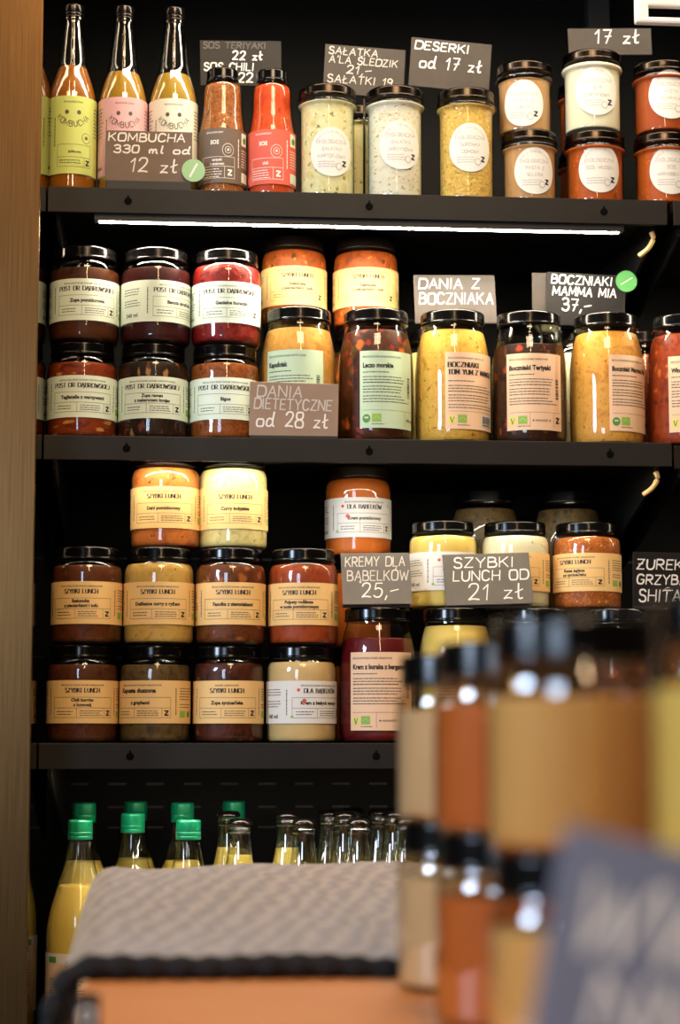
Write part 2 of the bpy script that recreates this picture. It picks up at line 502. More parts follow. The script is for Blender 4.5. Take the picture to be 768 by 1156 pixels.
M['wood'] = worn('oiled_table_wood', rgb(190, 118, 56), rgb(176, 106, 47), 9, .5, 0, (1, 7, 7))
M['wood_dark'] = worn('table_leg_wood', rgb(130, 84, 46), rgb(112, 70, 36), 9, .55, 0, (7, 7, 1))
M['ink'] = plain('black_ink', rgb(34, 30, 28), .6)
M['ink_soft'] = plain('grey_ink', rgb(92, 86, 76), .6)
M['ink_pale'] = plain('pale_grey_ink', rgb(176, 170, 158), .6)
M['ink_line'] = plain('thin_line_ink', rgb(112, 104, 90), .6)
M['p_mint'] = plain('pale_mint_paper', rgb(230, 244, 224), .6)
M['p_sage'] = plain('sage_paper', rgb(196, 220, 186), .6)
M['p_cream'] = plain('cream_yellow_paper', rgb(246, 204, 133), .6)
M['p_peach'] = plain('peach_paper', rgb(244, 206, 168), .6)
M['p_white'] = plain('white_paper', rgb(232, 230, 222), .6)
M['p_lime'] = plain('lime_paper', rgb(214, 228, 126), .6)
M['p_pink'] = plain('pink_paper', rgb(246, 190, 194), .6)
M['p_ivory'] = plain('ivory_paper', rgb(252, 247, 226), .6)
M['p_taupe'] = plain('taupe_paper', rgb(112, 94, 78), .6)
M['p_coral'] = plain('coral_paper', rgb(226, 96, 76), .6)
M['white_ink'] = plain('white_ink', rgb(245, 238, 226), .6)
M['leaf_green'] = plain('leaf_green_ink', rgb(146, 190, 72), .6)
M['seal_green'] = plain('seal_green_ink', rgb(84, 150, 62), .6)
M['yellow_ink'] = plain('yellow_ink', rgb(238, 222, 110), .6)
M['red_ink'] = plain('red_ink', rgb(220, 84, 66), .6)
M['led'] = emis('led_strip_light', LED_COL, 72)
M['led_upper'] = emis('upper_led_strip_light', LED_COL, 300)
M['led_low'] = emis('dim_led_strip_light', LED_COL, 95)
M['led_top'] = emis('canopy_light', LED_COL, 29)

FD = {}
def fd(k, cols, **kw): FD[k] = food('food_' + k, [rgb(*c) for c in cols], **{a: ([rgb(*q) for q in b] if a == 'spots' else b) for a, b in kw.items()})
fd('tomato_soup', [(54, 24, 9), (86, 42, 15), (70, 33, 12)], scale=40)
fd('beet_dark', [(36, 9, 10), (70, 18, 18), (48, 12, 13)], scale=50)
fd('beet_red', [(74, 8, 8), (152, 22, 16), (108, 13, 11)], scale=110, bump=.6)
fd('tagliatelle', [(120, 42, 17), (158, 64, 25), (90, 28, 12)], scale=40, spots=[(222, 160, 80)], spot_scale=60, spot_size=.4, stretch=(1, 1, 2.5))
fd('ramen', [(24, 16, 9), (50, 31, 16), (18, 12, 8)], scale=40, spots=[(196, 142, 82), (120, 60, 30)], spot_scale=50, spot_size=.34, stretch=(1.8, 1.8, .8))
fd('bigos', [(110, 52, 18), (164, 88, 33), (90, 40, 15)], scale=90, bump=.5)
fd('shakshuka', [(150, 66, 24), (206, 100, 38), (112, 52, 22)], scale=50, spots=[(94, 62, 24), (230, 150, 60)], spot_scale=70, spot_size=.3)
fd('kapusniak', [(206, 142, 56), (222, 164, 80), (190, 122, 44)], scale=60)
fd('leczo', [(42, 18, 8), (84, 33, 12), (34, 20, 9)], scale=45, spots=[(216, 104, 34), (76, 66, 24), (146, 44, 24)], spot_scale=52, spot_size=.42)
fd('tom_yum', [(226, 170, 62), (238, 188, 84), (210, 150, 48)], scale=70, spots=[(150, 108, 34), (236, 204, 120)], spot_scale=130, spot_size=.25)
fd('teriyaki', [(36, 17, 9), (64, 29, 14), (26, 13, 8)], scale=60, spots=[(188, 66, 30), (110, 70, 34)], spot_scale=60, spot_size=.34)
fd('mamma', [(228, 158, 60), (238, 176, 80), (212, 138, 46)], scale=60, spots=[(150, 112, 40), (176, 96, 34)], spot_scale=120, spot_size=.22)
fd('wloska', [(128, 42, 16), (176, 68, 25), (96, 30, 13)], scale=60, spots=[(222, 120, 50)], spot_scale=80, spot_size=.3)
fd('dahl', [(206, 112, 46), (220, 130, 60), (184, 92, 36)], scale=70, spots=[(104, 64, 28)], spot_scale=110, spot_size=.2)
fd('curry_pale', [(232, 214, 138), (240, 226, 160), (216, 196, 112)], scale=70, spots=[(140, 130, 66)], spot_scale=130, spot_size=.2)
fd('shak_dark', [(78, 36, 14), (108, 54, 21), (58, 27, 11)], scale=50)
fd('curry', [(216, 170, 82), (226, 184, 98), (198, 150, 66)], scale=50, spots=[(140, 106, 44)], spot_scale=110, spot_size=.2)
fd('beans', [(84, 40, 16), (120, 62, 26), (60, 29, 12)], scale=50, spots=[(180, 100, 50)], spot_scale=60, spot_size=.4)
fd('meatless', [(150, 58, 24), (174, 76, 32), (126, 45, 19)], scale=40)
fd('chili', [(68, 32, 14), (100, 52, 23), (50, 23, 10)], scale=80)
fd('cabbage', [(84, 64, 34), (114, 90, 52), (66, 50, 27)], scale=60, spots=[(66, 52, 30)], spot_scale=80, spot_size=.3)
fd('sichuan', [(38, 19, 12), (92, 38, 21), (28, 15, 10)], scale=60, spots=[(150, 90, 62)], spot_scale=60, spot_size=.3)
fd('cream_veg', [(222, 186, 126), (228, 194, 136)], scale=40, bump=.1)
fd('cream_tomato', [(210, 108, 36), (216, 116, 44)], scale=40, bump=.1)
fd('cream_yellow', [(238, 206, 104), (240, 212, 118)], scale=40, bump=.1)
fd('white_herb', [(238, 230, 190), (242, 236, 206)], scale=60, spots=[(120, 110, 50)], spot_scale=150, spot_size=.18)
fd('rice_brown', [(160, 82, 30), (190, 104, 42), (140, 66, 24)], scale=60, spots=[(232, 190, 120), (214, 160, 90)], spot_scale=190, spot_size=.3)
fd('beet_cream', [(92, 10, 15), (106, 14, 19)], scale=40, bump=.1)
fd('salad_yellow', [(232, 224, 160), (240, 234, 184), (222, 210, 136)], scale=60, spots=[(150, 140, 70), (244, 240, 214)], spot_scale=120, spot_size=.3)
fd('salad_white', [(234, 230, 206), (242, 238, 222), (222, 214, 186)], scale=60, spots=[(178, 168, 120), (214, 180, 120)], spot_scale=120, spot_size=.3, stretch=(1, 1, 1.8))
fd('salad_gold', [(224, 160, 58), (244, 208, 112), (202, 128, 44)], scale=110, spots=[(250, 226, 150), (206, 190, 90)], spot_scale=120, spot_size=.35, stretch=(1, 1, 1.6), bump=.6)
fd('pate', [(198, 150, 98), (206, 160, 108)], scale=60, spots=[(150, 98, 58)], spot_scale=140, spot_size=.14)
fd('tofu_cream', [(240, 232, 204), (242, 236, 212)], scale=40, bump=.1)
fd('red_sauce', [(184, 80, 22), (198, 96, 30), (166, 66, 18)], scale=60, spots=[(226, 130, 50)], spot_scale=110, spot_size=.22)
fd('brick_sauce', [(172, 76, 28), (182, 84, 34)], scale=40, bump=.1)
fd('teriyaki_sauce', [(128, 62, 26), (178, 104, 48), (92, 44, 20)], scale=120, spots=[(218, 164, 92), (206, 132, 60)], spot_scale=190, spot_size=.32)
fd('chili_sauce', [(206, 60, 20), (222, 82, 28), (184, 46, 16)], scale=80, spots=[(240, 130, 60)], spot_scale=150, spot_size=.2)
fd('near_tan', [(234, 182, 108), (238, 188, 116)], scale=40, bump=.1)
fd('near_orange', [(206, 112, 46), (212, 118, 52)], scale=40, bump=.1)
fd('near_beige', [(226, 192, 148), (230, 198, 154)], scale=40, bump=.1)
fd('near_yellow', [(250, 210, 108), (252, 218, 122)], scale=40, bump=.1)
def brew(name, c1, c2):
    m, nt, b = newmat('brew_' + name)
    tc = nt.nodes.new('ShaderNodeTexCoord'); nz = nt.nodes.new('ShaderNodeTexNoise'); nz.inputs['Scale'].default_value = 18
    cr = nt.nodes.new('ShaderNodeValToRGB'); cr.color_ramp.elements[0].color, cr.color_ramp.elements[1].color = rgb(*c1), rgb(*c2)
    nt.links.new(tc.outputs['Object'], nz.inputs[0]); nt.links.new(nz.outputs[0], cr.inputs[0]); nt.links.new(cr.outputs[0], b.inputs['Base Color'])
    b.inputs['Roughness'].default_value = .3; b.inputs['Transmission Weight'].default_value = .08
    FD[name] = m
brew('kombucha_amber', (196, 116, 22), (210, 130, 32))
brew('kombucha_gold', (212, 162, 48), (224, 174, 58))
brew('kombucha_straw', (212, 172, 58), (224, 182, 68))
brew('juice_yellow', (246, 212, 96), (250, 220, 112))
brew('lemonade', (226, 202, 84), (232, 210, 96))

# ------------------------------------------------------------------ containers
SEG = 44
def inner_profile(prof, fill, t=.0014, zb=.004):
    pts = [(max(0, r - t), max(z, zb)) for r, z in prof if r > t]
    out = []
    for i, p in enumerate(pts):
        if p[1] <= fill: out.append(p)
        else:
            a = pts[i - 1]; k = (fill - a[1]) / (p[1] - a[1]); out.append((a[0] + (p[0] - a[0]) * k, fill)); break
    return [(0, zb)] + out + [(out[-1][0] * .96, fill + .0006), (0, fill + .0008)]

def jar_type(R, H, lidR, lid_h, neckR, shoulder, base_in=.0035, bead=None, bulge=None):
    lz = H - lid_h
    if bulge:      # wide jar whose shoulder curves in to the lid
        prof = [(0, .002), (R * .72, .0), (R * .9, .001), (R * .975, .007), (R, .016), (R, .088), (R * .992, .100), (R * .965, .112), (R * .915, .124), (R * .86, .133), (neckR, .139), (neckR, lz + .006)]
    elif bead:
        prof = [(0, .002), (R * .86, 0), (R * .95, .001), (R, .005), (R, lz - .014), (R, lz - .0105), (bead, lz - .0075), (bead, lz - .0045), (neckR, lz - .001), (neckR, lz + .006)]
    else:
        prof = [(0, .002), (R * .78, 0), (R - base_in, .001), (R, .007), (R, lz - .016), (R * .985, lz - .010), (R * .94, lz - .005), (neckR, lz - .001), (neckR, lz + .006)]
    gp = rounded(prof, .003 if not bulge else .006, 3)
    lid = rounded([(lidR - .0022, lz - .0004), (lidR, lz), (lidR, lz + .0022), (lidR - .0006, lz + .003), (lidR - .0006, H - .002), (lidR - .0022, H), (lidR - .0052, H), (lidR - .0066, H - .0012), (0, H - .0012)], .0009, 2)
    return dict(R=R, H=H, gp=gp, lid=lid)
T = {
    'jar': jar_type(.0434, .118, .0396, .0152, .0372, 0),
    'big': jar_type(.0474, .158, .0412, .0155, .0385, 0, bulge=True),
    'tall': jar_type(.0346, .132, .0368, .013, .0345, 0, bead=.0388),
    'small': jar_type(.0338, .0852, .0358, .012, .0335, 0, bead=.0372),
    'small_wide': jar_type(.0362, .0852, .0386, .012, .036, 0, bead=.0402),
    'mid_wide': jar_type(.0362, .0955, .0386, .012, .036, 0, bead=.0402),
    'near': jar_type(.0434, .112, .0408, .0205, .0385, 0),
}
_mc = {}
def cached(key, fn):
    if key not in _mc: _mc[key] = fn()
    return _mc[key]

def make_jar(kind, label, px, Y, z, foodkey, fill, lab=None, lidmat='lid', rz=0, zs=1.0, name='preserve_jar', cat='jar', group=None, x=None):
    t = T[kind]
    X = x if x is not None else xat(px, Y, z + t['H'] * .5)
    o = thing(name, label, cat, (X, Y, z), rz, group); o.scale = (1, 1, zs)
    part('glass_body', cached(('g', kind), lambda: MB().lathe(t['gp'], M['glass_refraction_tint' if kind == 'near' else 'glass'], SEG, cap=False).mesh('glass_body')), o)
    part('filling', cached(('f', kind, foodkey, fill), lambda: MB().lathe(inner_profile(t['gp'], fill), FD[foodkey], SEG).mesh('filling')), o)
    part('lid', cached(('l', kind, lidmat), lambda: MB().lathe(t['lid'], M[lidmat], SEG).mesh('lid')), o)
    if lab: part('paper_label', lab, o)
    return o

# ------------------------------------------------------------------ printed labels
def lab_meal(paper, head, title, dish, rot=0.0, R=.0434, z0=.0245, h=51, dots=False, plain_title=False, serif_w=None, leaf=True, dish_size=4.2):
    f = Flat(); P = M[paper]; ink = M['ink']; ln = M['ink_line']
    f.rect(-112, 0, 112, h, P, 0, 3)
    x0, x1 = -37, 40
    f.text(head, 1, 44.3, 1.9, M['ink_soft'], .02, width=min(60, 1.42 * len(head) * 1.45))
    if plain_title: f.text(title, -3, 36.6, 5.2, ink, .05)
    else: f.stroke_text(title, 1, 36.6, 4.9, ink, 1.05, serif_w or 73, didone=True)
    f.frame(x0, 6.5, x1, 31, .45, ln); f.rect(x0, 18, x1, 18.45, ln)
    f.rect(-6, 6.5, -5.55, 18, ln)
    f.rect(x1 - 11.5, 6.5, x1 - 11.05, 18, ln)
    if len(dish) == 1: f.text(dish[0], 1, 22.6, dish_size, ink, .045)
    else:
        f.text(dish[0], 1, 25.8, 3.9, ink, .045); f.text(dish[1], 1, 20.2, 3.9, ink, .045)
    for k in range(2): f.small_print(x0 + 5, -10, 13.4 - 3.2 * k, 1.0, M['ink_soft'])
    for k in range(3): f.small_print(-2, x1 - 14, 14.2 - 2.6 * k, .9, M['ink_soft'])
    f.zed(x1 - 5.6, 12.2, 6.6, ink)
    f.small_print_v(x0 - 7.5, 10, 42, 1.3, M['ink_soft']); f.small_print_v(x1 + 6.5, 10, 42, 1.3, M['ink_soft'])
    for k in range(5): f.small_print(x1 + 13, x1 + 40, 41 - 3.2 * k, 1.0, M['ink_soft'])
    for k in range(2): f.small_print(x1 + 13, x1 + 36, 22 - 3.2 * k, 1.0, M['ink_soft'])
    if leaf: f.rect(x1 + 13, 7, x1 + 23, 15, M['leaf_green']); f.disc(x1 + 31, 11, 4, M['seal_green'], n=20, rings=2)
    for k in range(3): f.small_print(-80, -52, 40 - 3.2 * k, 1.0, M['ink_soft'])
    for k in range(3): f.small_print(-80, -52, 26 - 3.2 * k, 1.0, M['ink_soft'])
    f.text('540 ml', -66, 6.2, 5, ink, .02)
    if dots:
        f.disc(-29, 40, 2, M['red_ink'], n=16, rings=2); f.disc(-22, 27, 2.6, M['red_ink'], n=16, rings=2, layer=2); f.disc(38, 41, 1.5, M['leaf_green'], n=16, rings=2); f.disc(-37, 8, 1.8, M['leaf_green'], n=16, rings=2, layer=2)
    return f.wrap('paper_label', R, z0, rot)

def lab_big(paper, head, title, sub=True, rot=0.0, w=74, h=90, R=.0474, z0=.0155, seal=False, nowosc=True, barcode='v', serif=False, eko=False, weight=True):
    f = Flat(); ink = M['ink']; s = M['ink_soft']; x0, x1 = -w / 2, w / 2
    f.rect(x0, 0, x1, h, M[paper], 0, 3)
    L = x0 + 4
    f.text(head, L, h - 8, 2.2, s, .02, align='l', width=min(w - 18, 50))
    yy = h - 17
    if serif:
        for k, t in enumerate(title): f.stroke_text(t, L, h - 17.5 - 8.6 * k, 5.4, ink, 1.5, align='l', width=len(t) * 4.45, didone=True)
        yy = h - 29
    else:
        for k, t in enumerate(title): f.text(t, L, h - 19.5 - 7 * k, 5.6, ink, .05, align='l', width=min(w - 8, len(t) * 3.0))
        yy = h - 20 - 7 * (len(title) - 1)
    if sub: f.small_print(L, L + 36, yy - 5.5, 1.2, s)
    y = yy - 11
    for k in range(9):
        if y < 22: break
        f.small_print(L, x1 - (14 if barcode == 'v' and y > h * .36 else 4), y, 1.15, ink if k == 2 else s)
        y -= 3.3 if k % 3 != 2 else 4.6
    f.rect(L, 20.5, x1 - 3, 20.9, M['ink_line'])
    if seal: f.disc(L + 4.5, 11, 5, M['seal_green'], n=24, rings=2); f.rect(L + 2, 11, L + 7, 13, M['p_sage'], 2)
    else:
        f.rect(L, 6, L + 8, 16, M['yellow_ink']); f.poly([(L + 1.5, 14), (L + 3.2, 14), (L + 4.2, 9), (L + 6.5, 14.5), (L + 7.3, 14.5), (L + 4.6, 7), (L + 3.6, 7)], M['seal_green'], 2)
    f.rect(L + 11.5, 7, L + 23, 16.5, M['leaf_green'])
    for k in range(6):
        a = PI * (k / 5 - .5) ; f.disc(L + 17.2 + 3 * math.sin(a), 11 + 2.4 * math.cos(a), .5, M['p_sage'], 2, n=6, rings=1)
    f.small_print(L + 11, L + 28, 4, .9, s)
    if barcode == 'v':
        y = 60
        while y > 36:
            t = random.choice((.5, .8, 1.2)); f.rect(x1 - 10.5, y, x1 - 5.5, y + t, ink); y -= t + random.choice((.5, .8))
    elif barcode == 'h':
        f.rect(x1 - 30, 4, x1 - 6, 18, M['p_white']); x = x1 - 27
        while x < x1 - 9:
            t = random.choice((.5, .8, 1.2)); f.rect(x, 8, x + t, 16.5, ink, 2); x += t + random.choice((.5, .8))
        f.small_print(x1 - 27, x1 - 9, 5.4, 1.4, ink, False, 2)
    if nowosc:
        f.rect(-w * .1, 3, -w * .1 + .4, 20.5, M['ink_line']); f.rect(w * .31, 3, w * .31 + .4, 20.5, M['ink_line'])
        f.text('★ NOWOŚĆ ★', w * .1, 10, 2.3, ink, .02, width=w * .33)
        f.zed(w * .4, 12, 7.5, ink)
    elif weight: f.rect(x1 - 16, 3, x1 - 15.6, 20.5, M['ink_line']); f.text('900 ml', x1 - 13, 9, 3.4, ink, .03, align='l')
    return f.wrap('paper_label', R, z0, rot)

def lab_round(lines, rot=0.0, R=.0346, zc=.058, r=28.5, k=1.0):
    f = Flat(); g = M['ink_pale']
    f.disc(0, 0, r, M['p_white'], 0, n=56, rings=8)
    f.arc_text('DANIE EKOLOGICZNE', 0, 0, r * .78, 2.0, g, .45, .115, up=True)
    y = r * .34 if len(lines) == 3 else r * .26
    for t in lines:
        f.stroke_text(t, 0, y, r * .13, M['ink_soft'], .36, min(r * 1.42, len(t) * r * .125)); y -= r * .29
    for q in range(3): f.small_print(-r * .62, r * .28, -r * (.42 + .1 * q), .8, g)
    f.disc(r * .32, -r * .58, r * .15, M['ink_pale'], n=20, rings=1); f.disc(r * .32, -r * .58, r * .12, M['p_white'], 2, n=20, rings=1)
    f.zed(r * .58, -r * .46, r * .24, M['ink'])
    return f.wrap('paper_label', R, zc, rot)

def lab_kombucha(paper, dish, rot=0.0, R=.0308):
    f = Flat(); h = 90; s = M['ink_soft']
    f.rect(-86, 0, 86, h, M[paper], 0, 3)
    f.text('EKOLOGICZNA', 0, 82, 2.0, s, .01, width=24)
    for u in (-8, 7): f.disc(u, 71, 2.5, M['ink_soft'], n=20, rings=2)
    f.arc_text('KOMBUCHA', 0, 79, 25, 6.4, s, .9, .262)
    f.disc(17, 42, 6, M['ink_line'], n=28, rings=1); f.disc(17, 42, 5.4, M[paper], 2, n=28, rings=1); f.disc(17, 42, 2.2, M['ink_line'], 3, n=16, rings=1)
    f.frame(-20, 8, 24, 34, .4, M['ink_line']); f.rect(-20, 19, 24, 19.4, M['ink_line']); f.rect(14.5, 8, 14.9, 19, M['ink_line'])
    f.text(dish, 2, 24, 3.2, M['ink'], .015)
    for k in range(2): f.small_print(-17, 12, 15 - 3 * k, .9, s)
    f.zed(19.5, 13.6, 6.4, M['ink'])
    f.small_print_v(-25, 32, 66, 1.3, s)
    for k in range(9): f.small_print(-50, -30, 78 - 4 * k, 1.0, s)
    f.text('330 ml', -40, 8, 4, M['ink'], .02)
    for k in range(9): f.small_print(30, 50, 78 - 4 * k, 1.0, s)
    return f.wrap('paper_label', R, .0215, rot)

def lab_sauce(paper, dish, rot=0.0, R=.0304):
    f = Flat(); W = M['white_ink']; h = 61
    f.rect(-84, 0, 84, h, M[paper], 0, 3)
    f.text('EKOLOGICZNY', -9, 55, 2.0, W, .02, width=22)
    f.text('SOS', -9, 43, 4.6, W, .04)
    f.disc(8, 36.5, 7.4, W, n=32, rings=1); f.disc(8, 36.5, 6.8, M[paper], 2, n=32, rings=1); f.disc(8, 36.5, 4, W, 3, n=20, rings=1); f.disc(8, 36.5, 3.4, M[paper], 4, n=20, rings=1); f.disc(8, 36.5, 1.5, W, 5, n=12, rings=1)
    f.frame(-26, 5, 17, 29, .45, W); f.rect(-26, 18, 17, 18.45, W); f.rect(3.5, 5, 3.95, 18, W)
    if len(dish) == 2: f.text(dish[0], -6, 24.2, 3, W, .03); f.text(dish[1], -6, 19.8, 3, W, .03)
    else: f.text(dish[0], -6, 21.6, 3.4, W, .03)
    for k in range(4): f.small_print(-24, 1, 14.8 - 2.8 * k, .9, W)
    f.zed(10.5, 11.5, 7, W)
    f.small_print_v(22, 18, 50, 1.3, W)
    f.rect(28, 44, 40, 58, M['p_mint']); f.disc(34, 50, 3.6, M['seal_green'], 2, n=16, rings=1)
    for k in range(7): f.small_print(28, 46, 38 - 3 * k, .9, W)
    f.rect(28, 3, 46, 14, M['p_mint'])
    return f.wrap('paper_label', R, .0135, rot)

def lab_juice():
    f = Flat(); s = M['ink_soft']
    f.rect(-60, 0, 60, 88, M['p_peach'], 0, 3)
    f.rect(-60, 76, 60, 88, M['p_white'], 1, 3)
    f.rect(-40, 77, -27, 84, M['seal_green'], 2)
    f.text('Spu', -14, 72.5, 8, M['ink_soft'], -.012, align='l')
    for k in range(9): f.small_print(-38, 10, 58 - 3.4 * k, 1.0, s)
    x = -36
    while x < -10:
        t = random.choice((.6, .9, 1.4)); f.rect(x, 8, x + t, 20, M['ink']); x += t + random.choice((.6, 1.0))
    return f.wrap('paper_label', .0392, .026, 0)

# ------------------------------------------------------------------ the place
Z1 = (at(60, 211, 0).z + at(740, 227.5, 0).z) / 2
Z2 = (at(60, 493, 0).z + at(740, 500, 0).z) / 2
Z3 = (at(60, 840, 0).z + at(440, 840, 0).z) / 2
Z4 = at(60, 1178, 0).z - .013
XL = xat(48.5, 0, Z2)               # inner face of the cabinet's side
XR = xat(756, 0, (Z1 + Z2) / 2)     # end of this run of shelves
XR2 = XR + .62
DEEP = .43
TOPZ = Z1 + .42

fl = MB().box((-3, -5, -.05), (3, 1, 0), worn('floor_screed', rgb(120, 112, 102), rgb(104, 97, 88), 6, .6)).mesh('floor')
tagset(part('floor', fl), None, None, kind='structure')
wl = MB().box((-3, .62, 0), (3, .72, 3.2), worn('plaster_dark', rgb(60, 56, 52), rgb(70, 65, 60), 5, .8)).mesh('wall_back')
tagset(part('wall_back', wl), None, None, kind='structure')

# cabinet: post, mirrored cheek, black back with louvres, plinth, canopy
cab = thing('display_cabinet', 'tall black refrigerated display cabinet with a brushed brass-coloured steel side post', 'cabinet', (XL, 0, 0))
def rel(v): return (v[0] - XL, v[1], v[2])
px_post = xat(41, -.15, Z2) - XL
part('side_post', MB().box((px_post - .16, -.15, 0), (px_post, -.145, TOPZ), M['brass'], .001).mesh('side_post'), cab, 'brushed brass-toned steel post')
part('side_panel', MB().box((-.02, -.1449, .1), (0, DEEP - .0005, TOPZ), M['mirror']).mesh('side_panel'), cab, 'dark mirror-polished inner side')
b = MB().box((-.02, DEEP, .1), (XR2 - XL, DEEP + .03, TOPZ), M['back'])
for zz in [at(200, 886, DEEP).z, at(200, 912, DEEP).z, at(200, 935, DEEP).z] + [Z3 + q for q in (.12, .26)] + [Z2 + q for q in (.12, .24)]:
    for k in range(26):
        x = .02 + k * .0525
        if x > XR2 - XL - .05: break
        b.box((x, DEEP - .004, zz), (x + .024, DEEP, zz + .0022), M['slot'])
part('back_panel', b.mesh('back_panel'), cab, 'black louvred back panel')
part('plinth', MB().box((-.02, .02, 0), (XR2 - XL, DEEP, .12), M['shelf_dark'], .003).mesh('plinth'), cab)
part('canopy', MB().box((-.02, -.16, TOPZ), (XR2 - XL, DEEP + .03, TOPZ + .14), M['shelf_dark'], .003).mesh('canopy'), cab)
for k, x in enumerate((XR + .004,)):
    u = MB().box((x - .016 - XL, DEEP - .03, .12), (x + .016 - XL, DEEP, TOPZ), M['shelf_dark'])
    for q in range(40): u.box((x - .004 - XL, DEEP - .0305, .3 + q * .05), (x + .004 - XL, DEEP - .03, .325 + q * .05), M['hole'])
    part('shelf_upright', u.mesh('shelf_upright'), cab)
lamp = thing('canopy_light', 'long warm light under the cabinet canopy above the top shelf', 'light', (XL, 0, TOPZ))
part('lamp_housing', MB().box((.06, -.13, -.02), (1.0, -.05, 0), M['enamel'], .002).mesh('lamp_housing'), lamp)
part('light_strip', MB().box((.08, -.12, -.024), (.98, -.06, -.02), M['led_top']).mesh('light_strip'), lamp)

def shelf(label, z, lip, x0, x1, led=None, ledx=None, holes=(), y0=0.0, cable=False, drop=-.024):
    o = thing('shelf', label, 'shelf', (x0, y0, z), 0, 'black steel shelves of the cabinet')
    W = x1 - x0
    part('shelf_board', MB().box((0, .004, -.012), (W, DEEP - y0 - .005, 0), M['shelf_dark'], .001).mesh('shelf_board'), o)
    fr = MB().box((0, 0, -lip), (W, .004, .0012), M['shelf'], .0008)
    fr.box((0, .004, -lip), (W, .0055, -lip + .003), M['shelf_dark'])
    for hx in holes:
        hx -= x0
        mm = Matrix.Translation((hx, 0, -lip * .5)) @ Matrix.Rotation(PI / 2, 4, 'X')
        fr.lathe([(0, .0008), (.0042, .0008), (.0048, 0)], M['hole'], 20, False, False, mm)
        fr.box((hx - .0012, -.0006, -lip * .5 + .003), (hx + .0012, 0, -lip * .5 + .0072), M['hole'])
    part('front_lip', fr.mesh('front_lip'), o)
    if led:
        a, c = ledx[0] - x0, ledx[1] - x0
        h = MB().box((a - .006, .0055, drop), (c + .006, .0225, -.012), M['shelf_dark'], .0008)
        hs = part('led_housing', h.mesh('led_housing'), o)
        part('led_strip', MB().box((a, .010, drop - .0006), (c, .0172, drop), M[led]).mesh('led_strip'), hs, 'glowing warm white strip')
    for xx in (.012, W - .012):
        g = MB(); pr = [(.024, -.012), (.024, -lip - .008), (.06, -lip - .02), (DEEP - y0 - .035, -.13), (DEEP - y0 - .035, -.012)]
        vs = [(xx - .002, y, q) for y, q in pr] + [(xx + .002, y, q) for y, q in pr]; n = len(pr)
        g.add(vs, [list(range(n))[::-1], list(range(n, 2 * n))] + [[i, (i + 1) % n, n + (i + 1) % n, n + i] for i in range(n)], M['shelf_dark'])
        part('bracket', g.mesh('bracket'), o)
    if cable:
        part('lamp_cable', MB().tube(smooth_pts([(W - .016, .02, -lip - .004), (W - .012, .022, -lip - .012), (W - .018, .03, -lip - .024), (W - .027, .04, -lip - .030)]), .0032, M['p_cream']).mesh('lamp_cable'), o, 'cream lamp cable end')
    return o
def smooth_pts(p, n=2):
    p = [Vector(q) for q in p]
    for _ in range(n):
        q = [p[0]]
        for a, c in zip(p, p[1:]): q += [a * .75 + c * .25, a * .25 + c * .75]
        p = q + [p[-1]]
    return p
lx = lambda px: xat(px, .045, Z1 - .03)
shelf('top black shelf carrying kombucha bottles and round-labelled jars', Z1, .0305, XL + .001, XR, 'led_upper', (lx(113), lx(692)), [xat(145, 0, Z1), xat(417, 0, Z1), xat(682, 0, Z1)], cable=True, drop=-.0385)
shelf('second black shelf from the top, carrying the big oyster mushroom jars', Z2, .0285, XL + .001, XR, 'led', (lx(100), lx(696)), [xat(143, 0, Z2), xat(417, 0, Z2), xat(689, 0, Z2)], cable=True)
shelf('third black shelf from the top, with stacked lunch jars up to the foreground stack', Z3, .0295, XL + .001, XR, 'led_low', (lx(100), lx(696)), [xat(147, 0, Z3), xat(425, 0, Z3)])
shelf('lowest black shelf under the juice bottles with green caps', Z4, .03, XL + .001, XR)
shelf('short end of another top shelf beyond the gap at the right edge', Z1, .0305, XR + .008, XR2, 'led_upper', (XR + .07, XR2 - .06), drop=-.0385)
shelf('dark shelf end beyond the gap beside the right-hand big jar', Z2, .0285, XR + .008, XR2, 'led', (XR + .07, XR2 - .06), y0=.02)
shelf('dark shelf behind the handwritten soup sign at the right edge', Z3, .0295, XR + .008, XR2)

# white enamel bracket hanging from the canopy, top right
bx = at(717, 27, -.06); bw = at(830, 27, -.06).x - bx.x
br = thing('sign_bracket', 'white enamel bracket with a long slot hanging in the top right corner', 'bracket', (bx.x, -.06, bx.z))
q = MB(); s_ = .00104
q.box((0, -.006, 0), (16 * s_, .006, 40 * s_), M['enamel'], .003)
q.box((10 * s_, -.006, 0), (bw, .006, 8 * s_), M['enamel'], .003)
q.box((10 * s_, -.006, 21 * s_), (bw, .006, 40 * s_), M['enamel'], .003)
part('slotted_plate', q.mesh('slotted_plate'), br)
part('hanger', MB().box((bw * .45, -.004, 39 * s_), (bw * .55, .004, TOPZ - bx.z), M['enamel'], .001).mesh('hanger'), br)

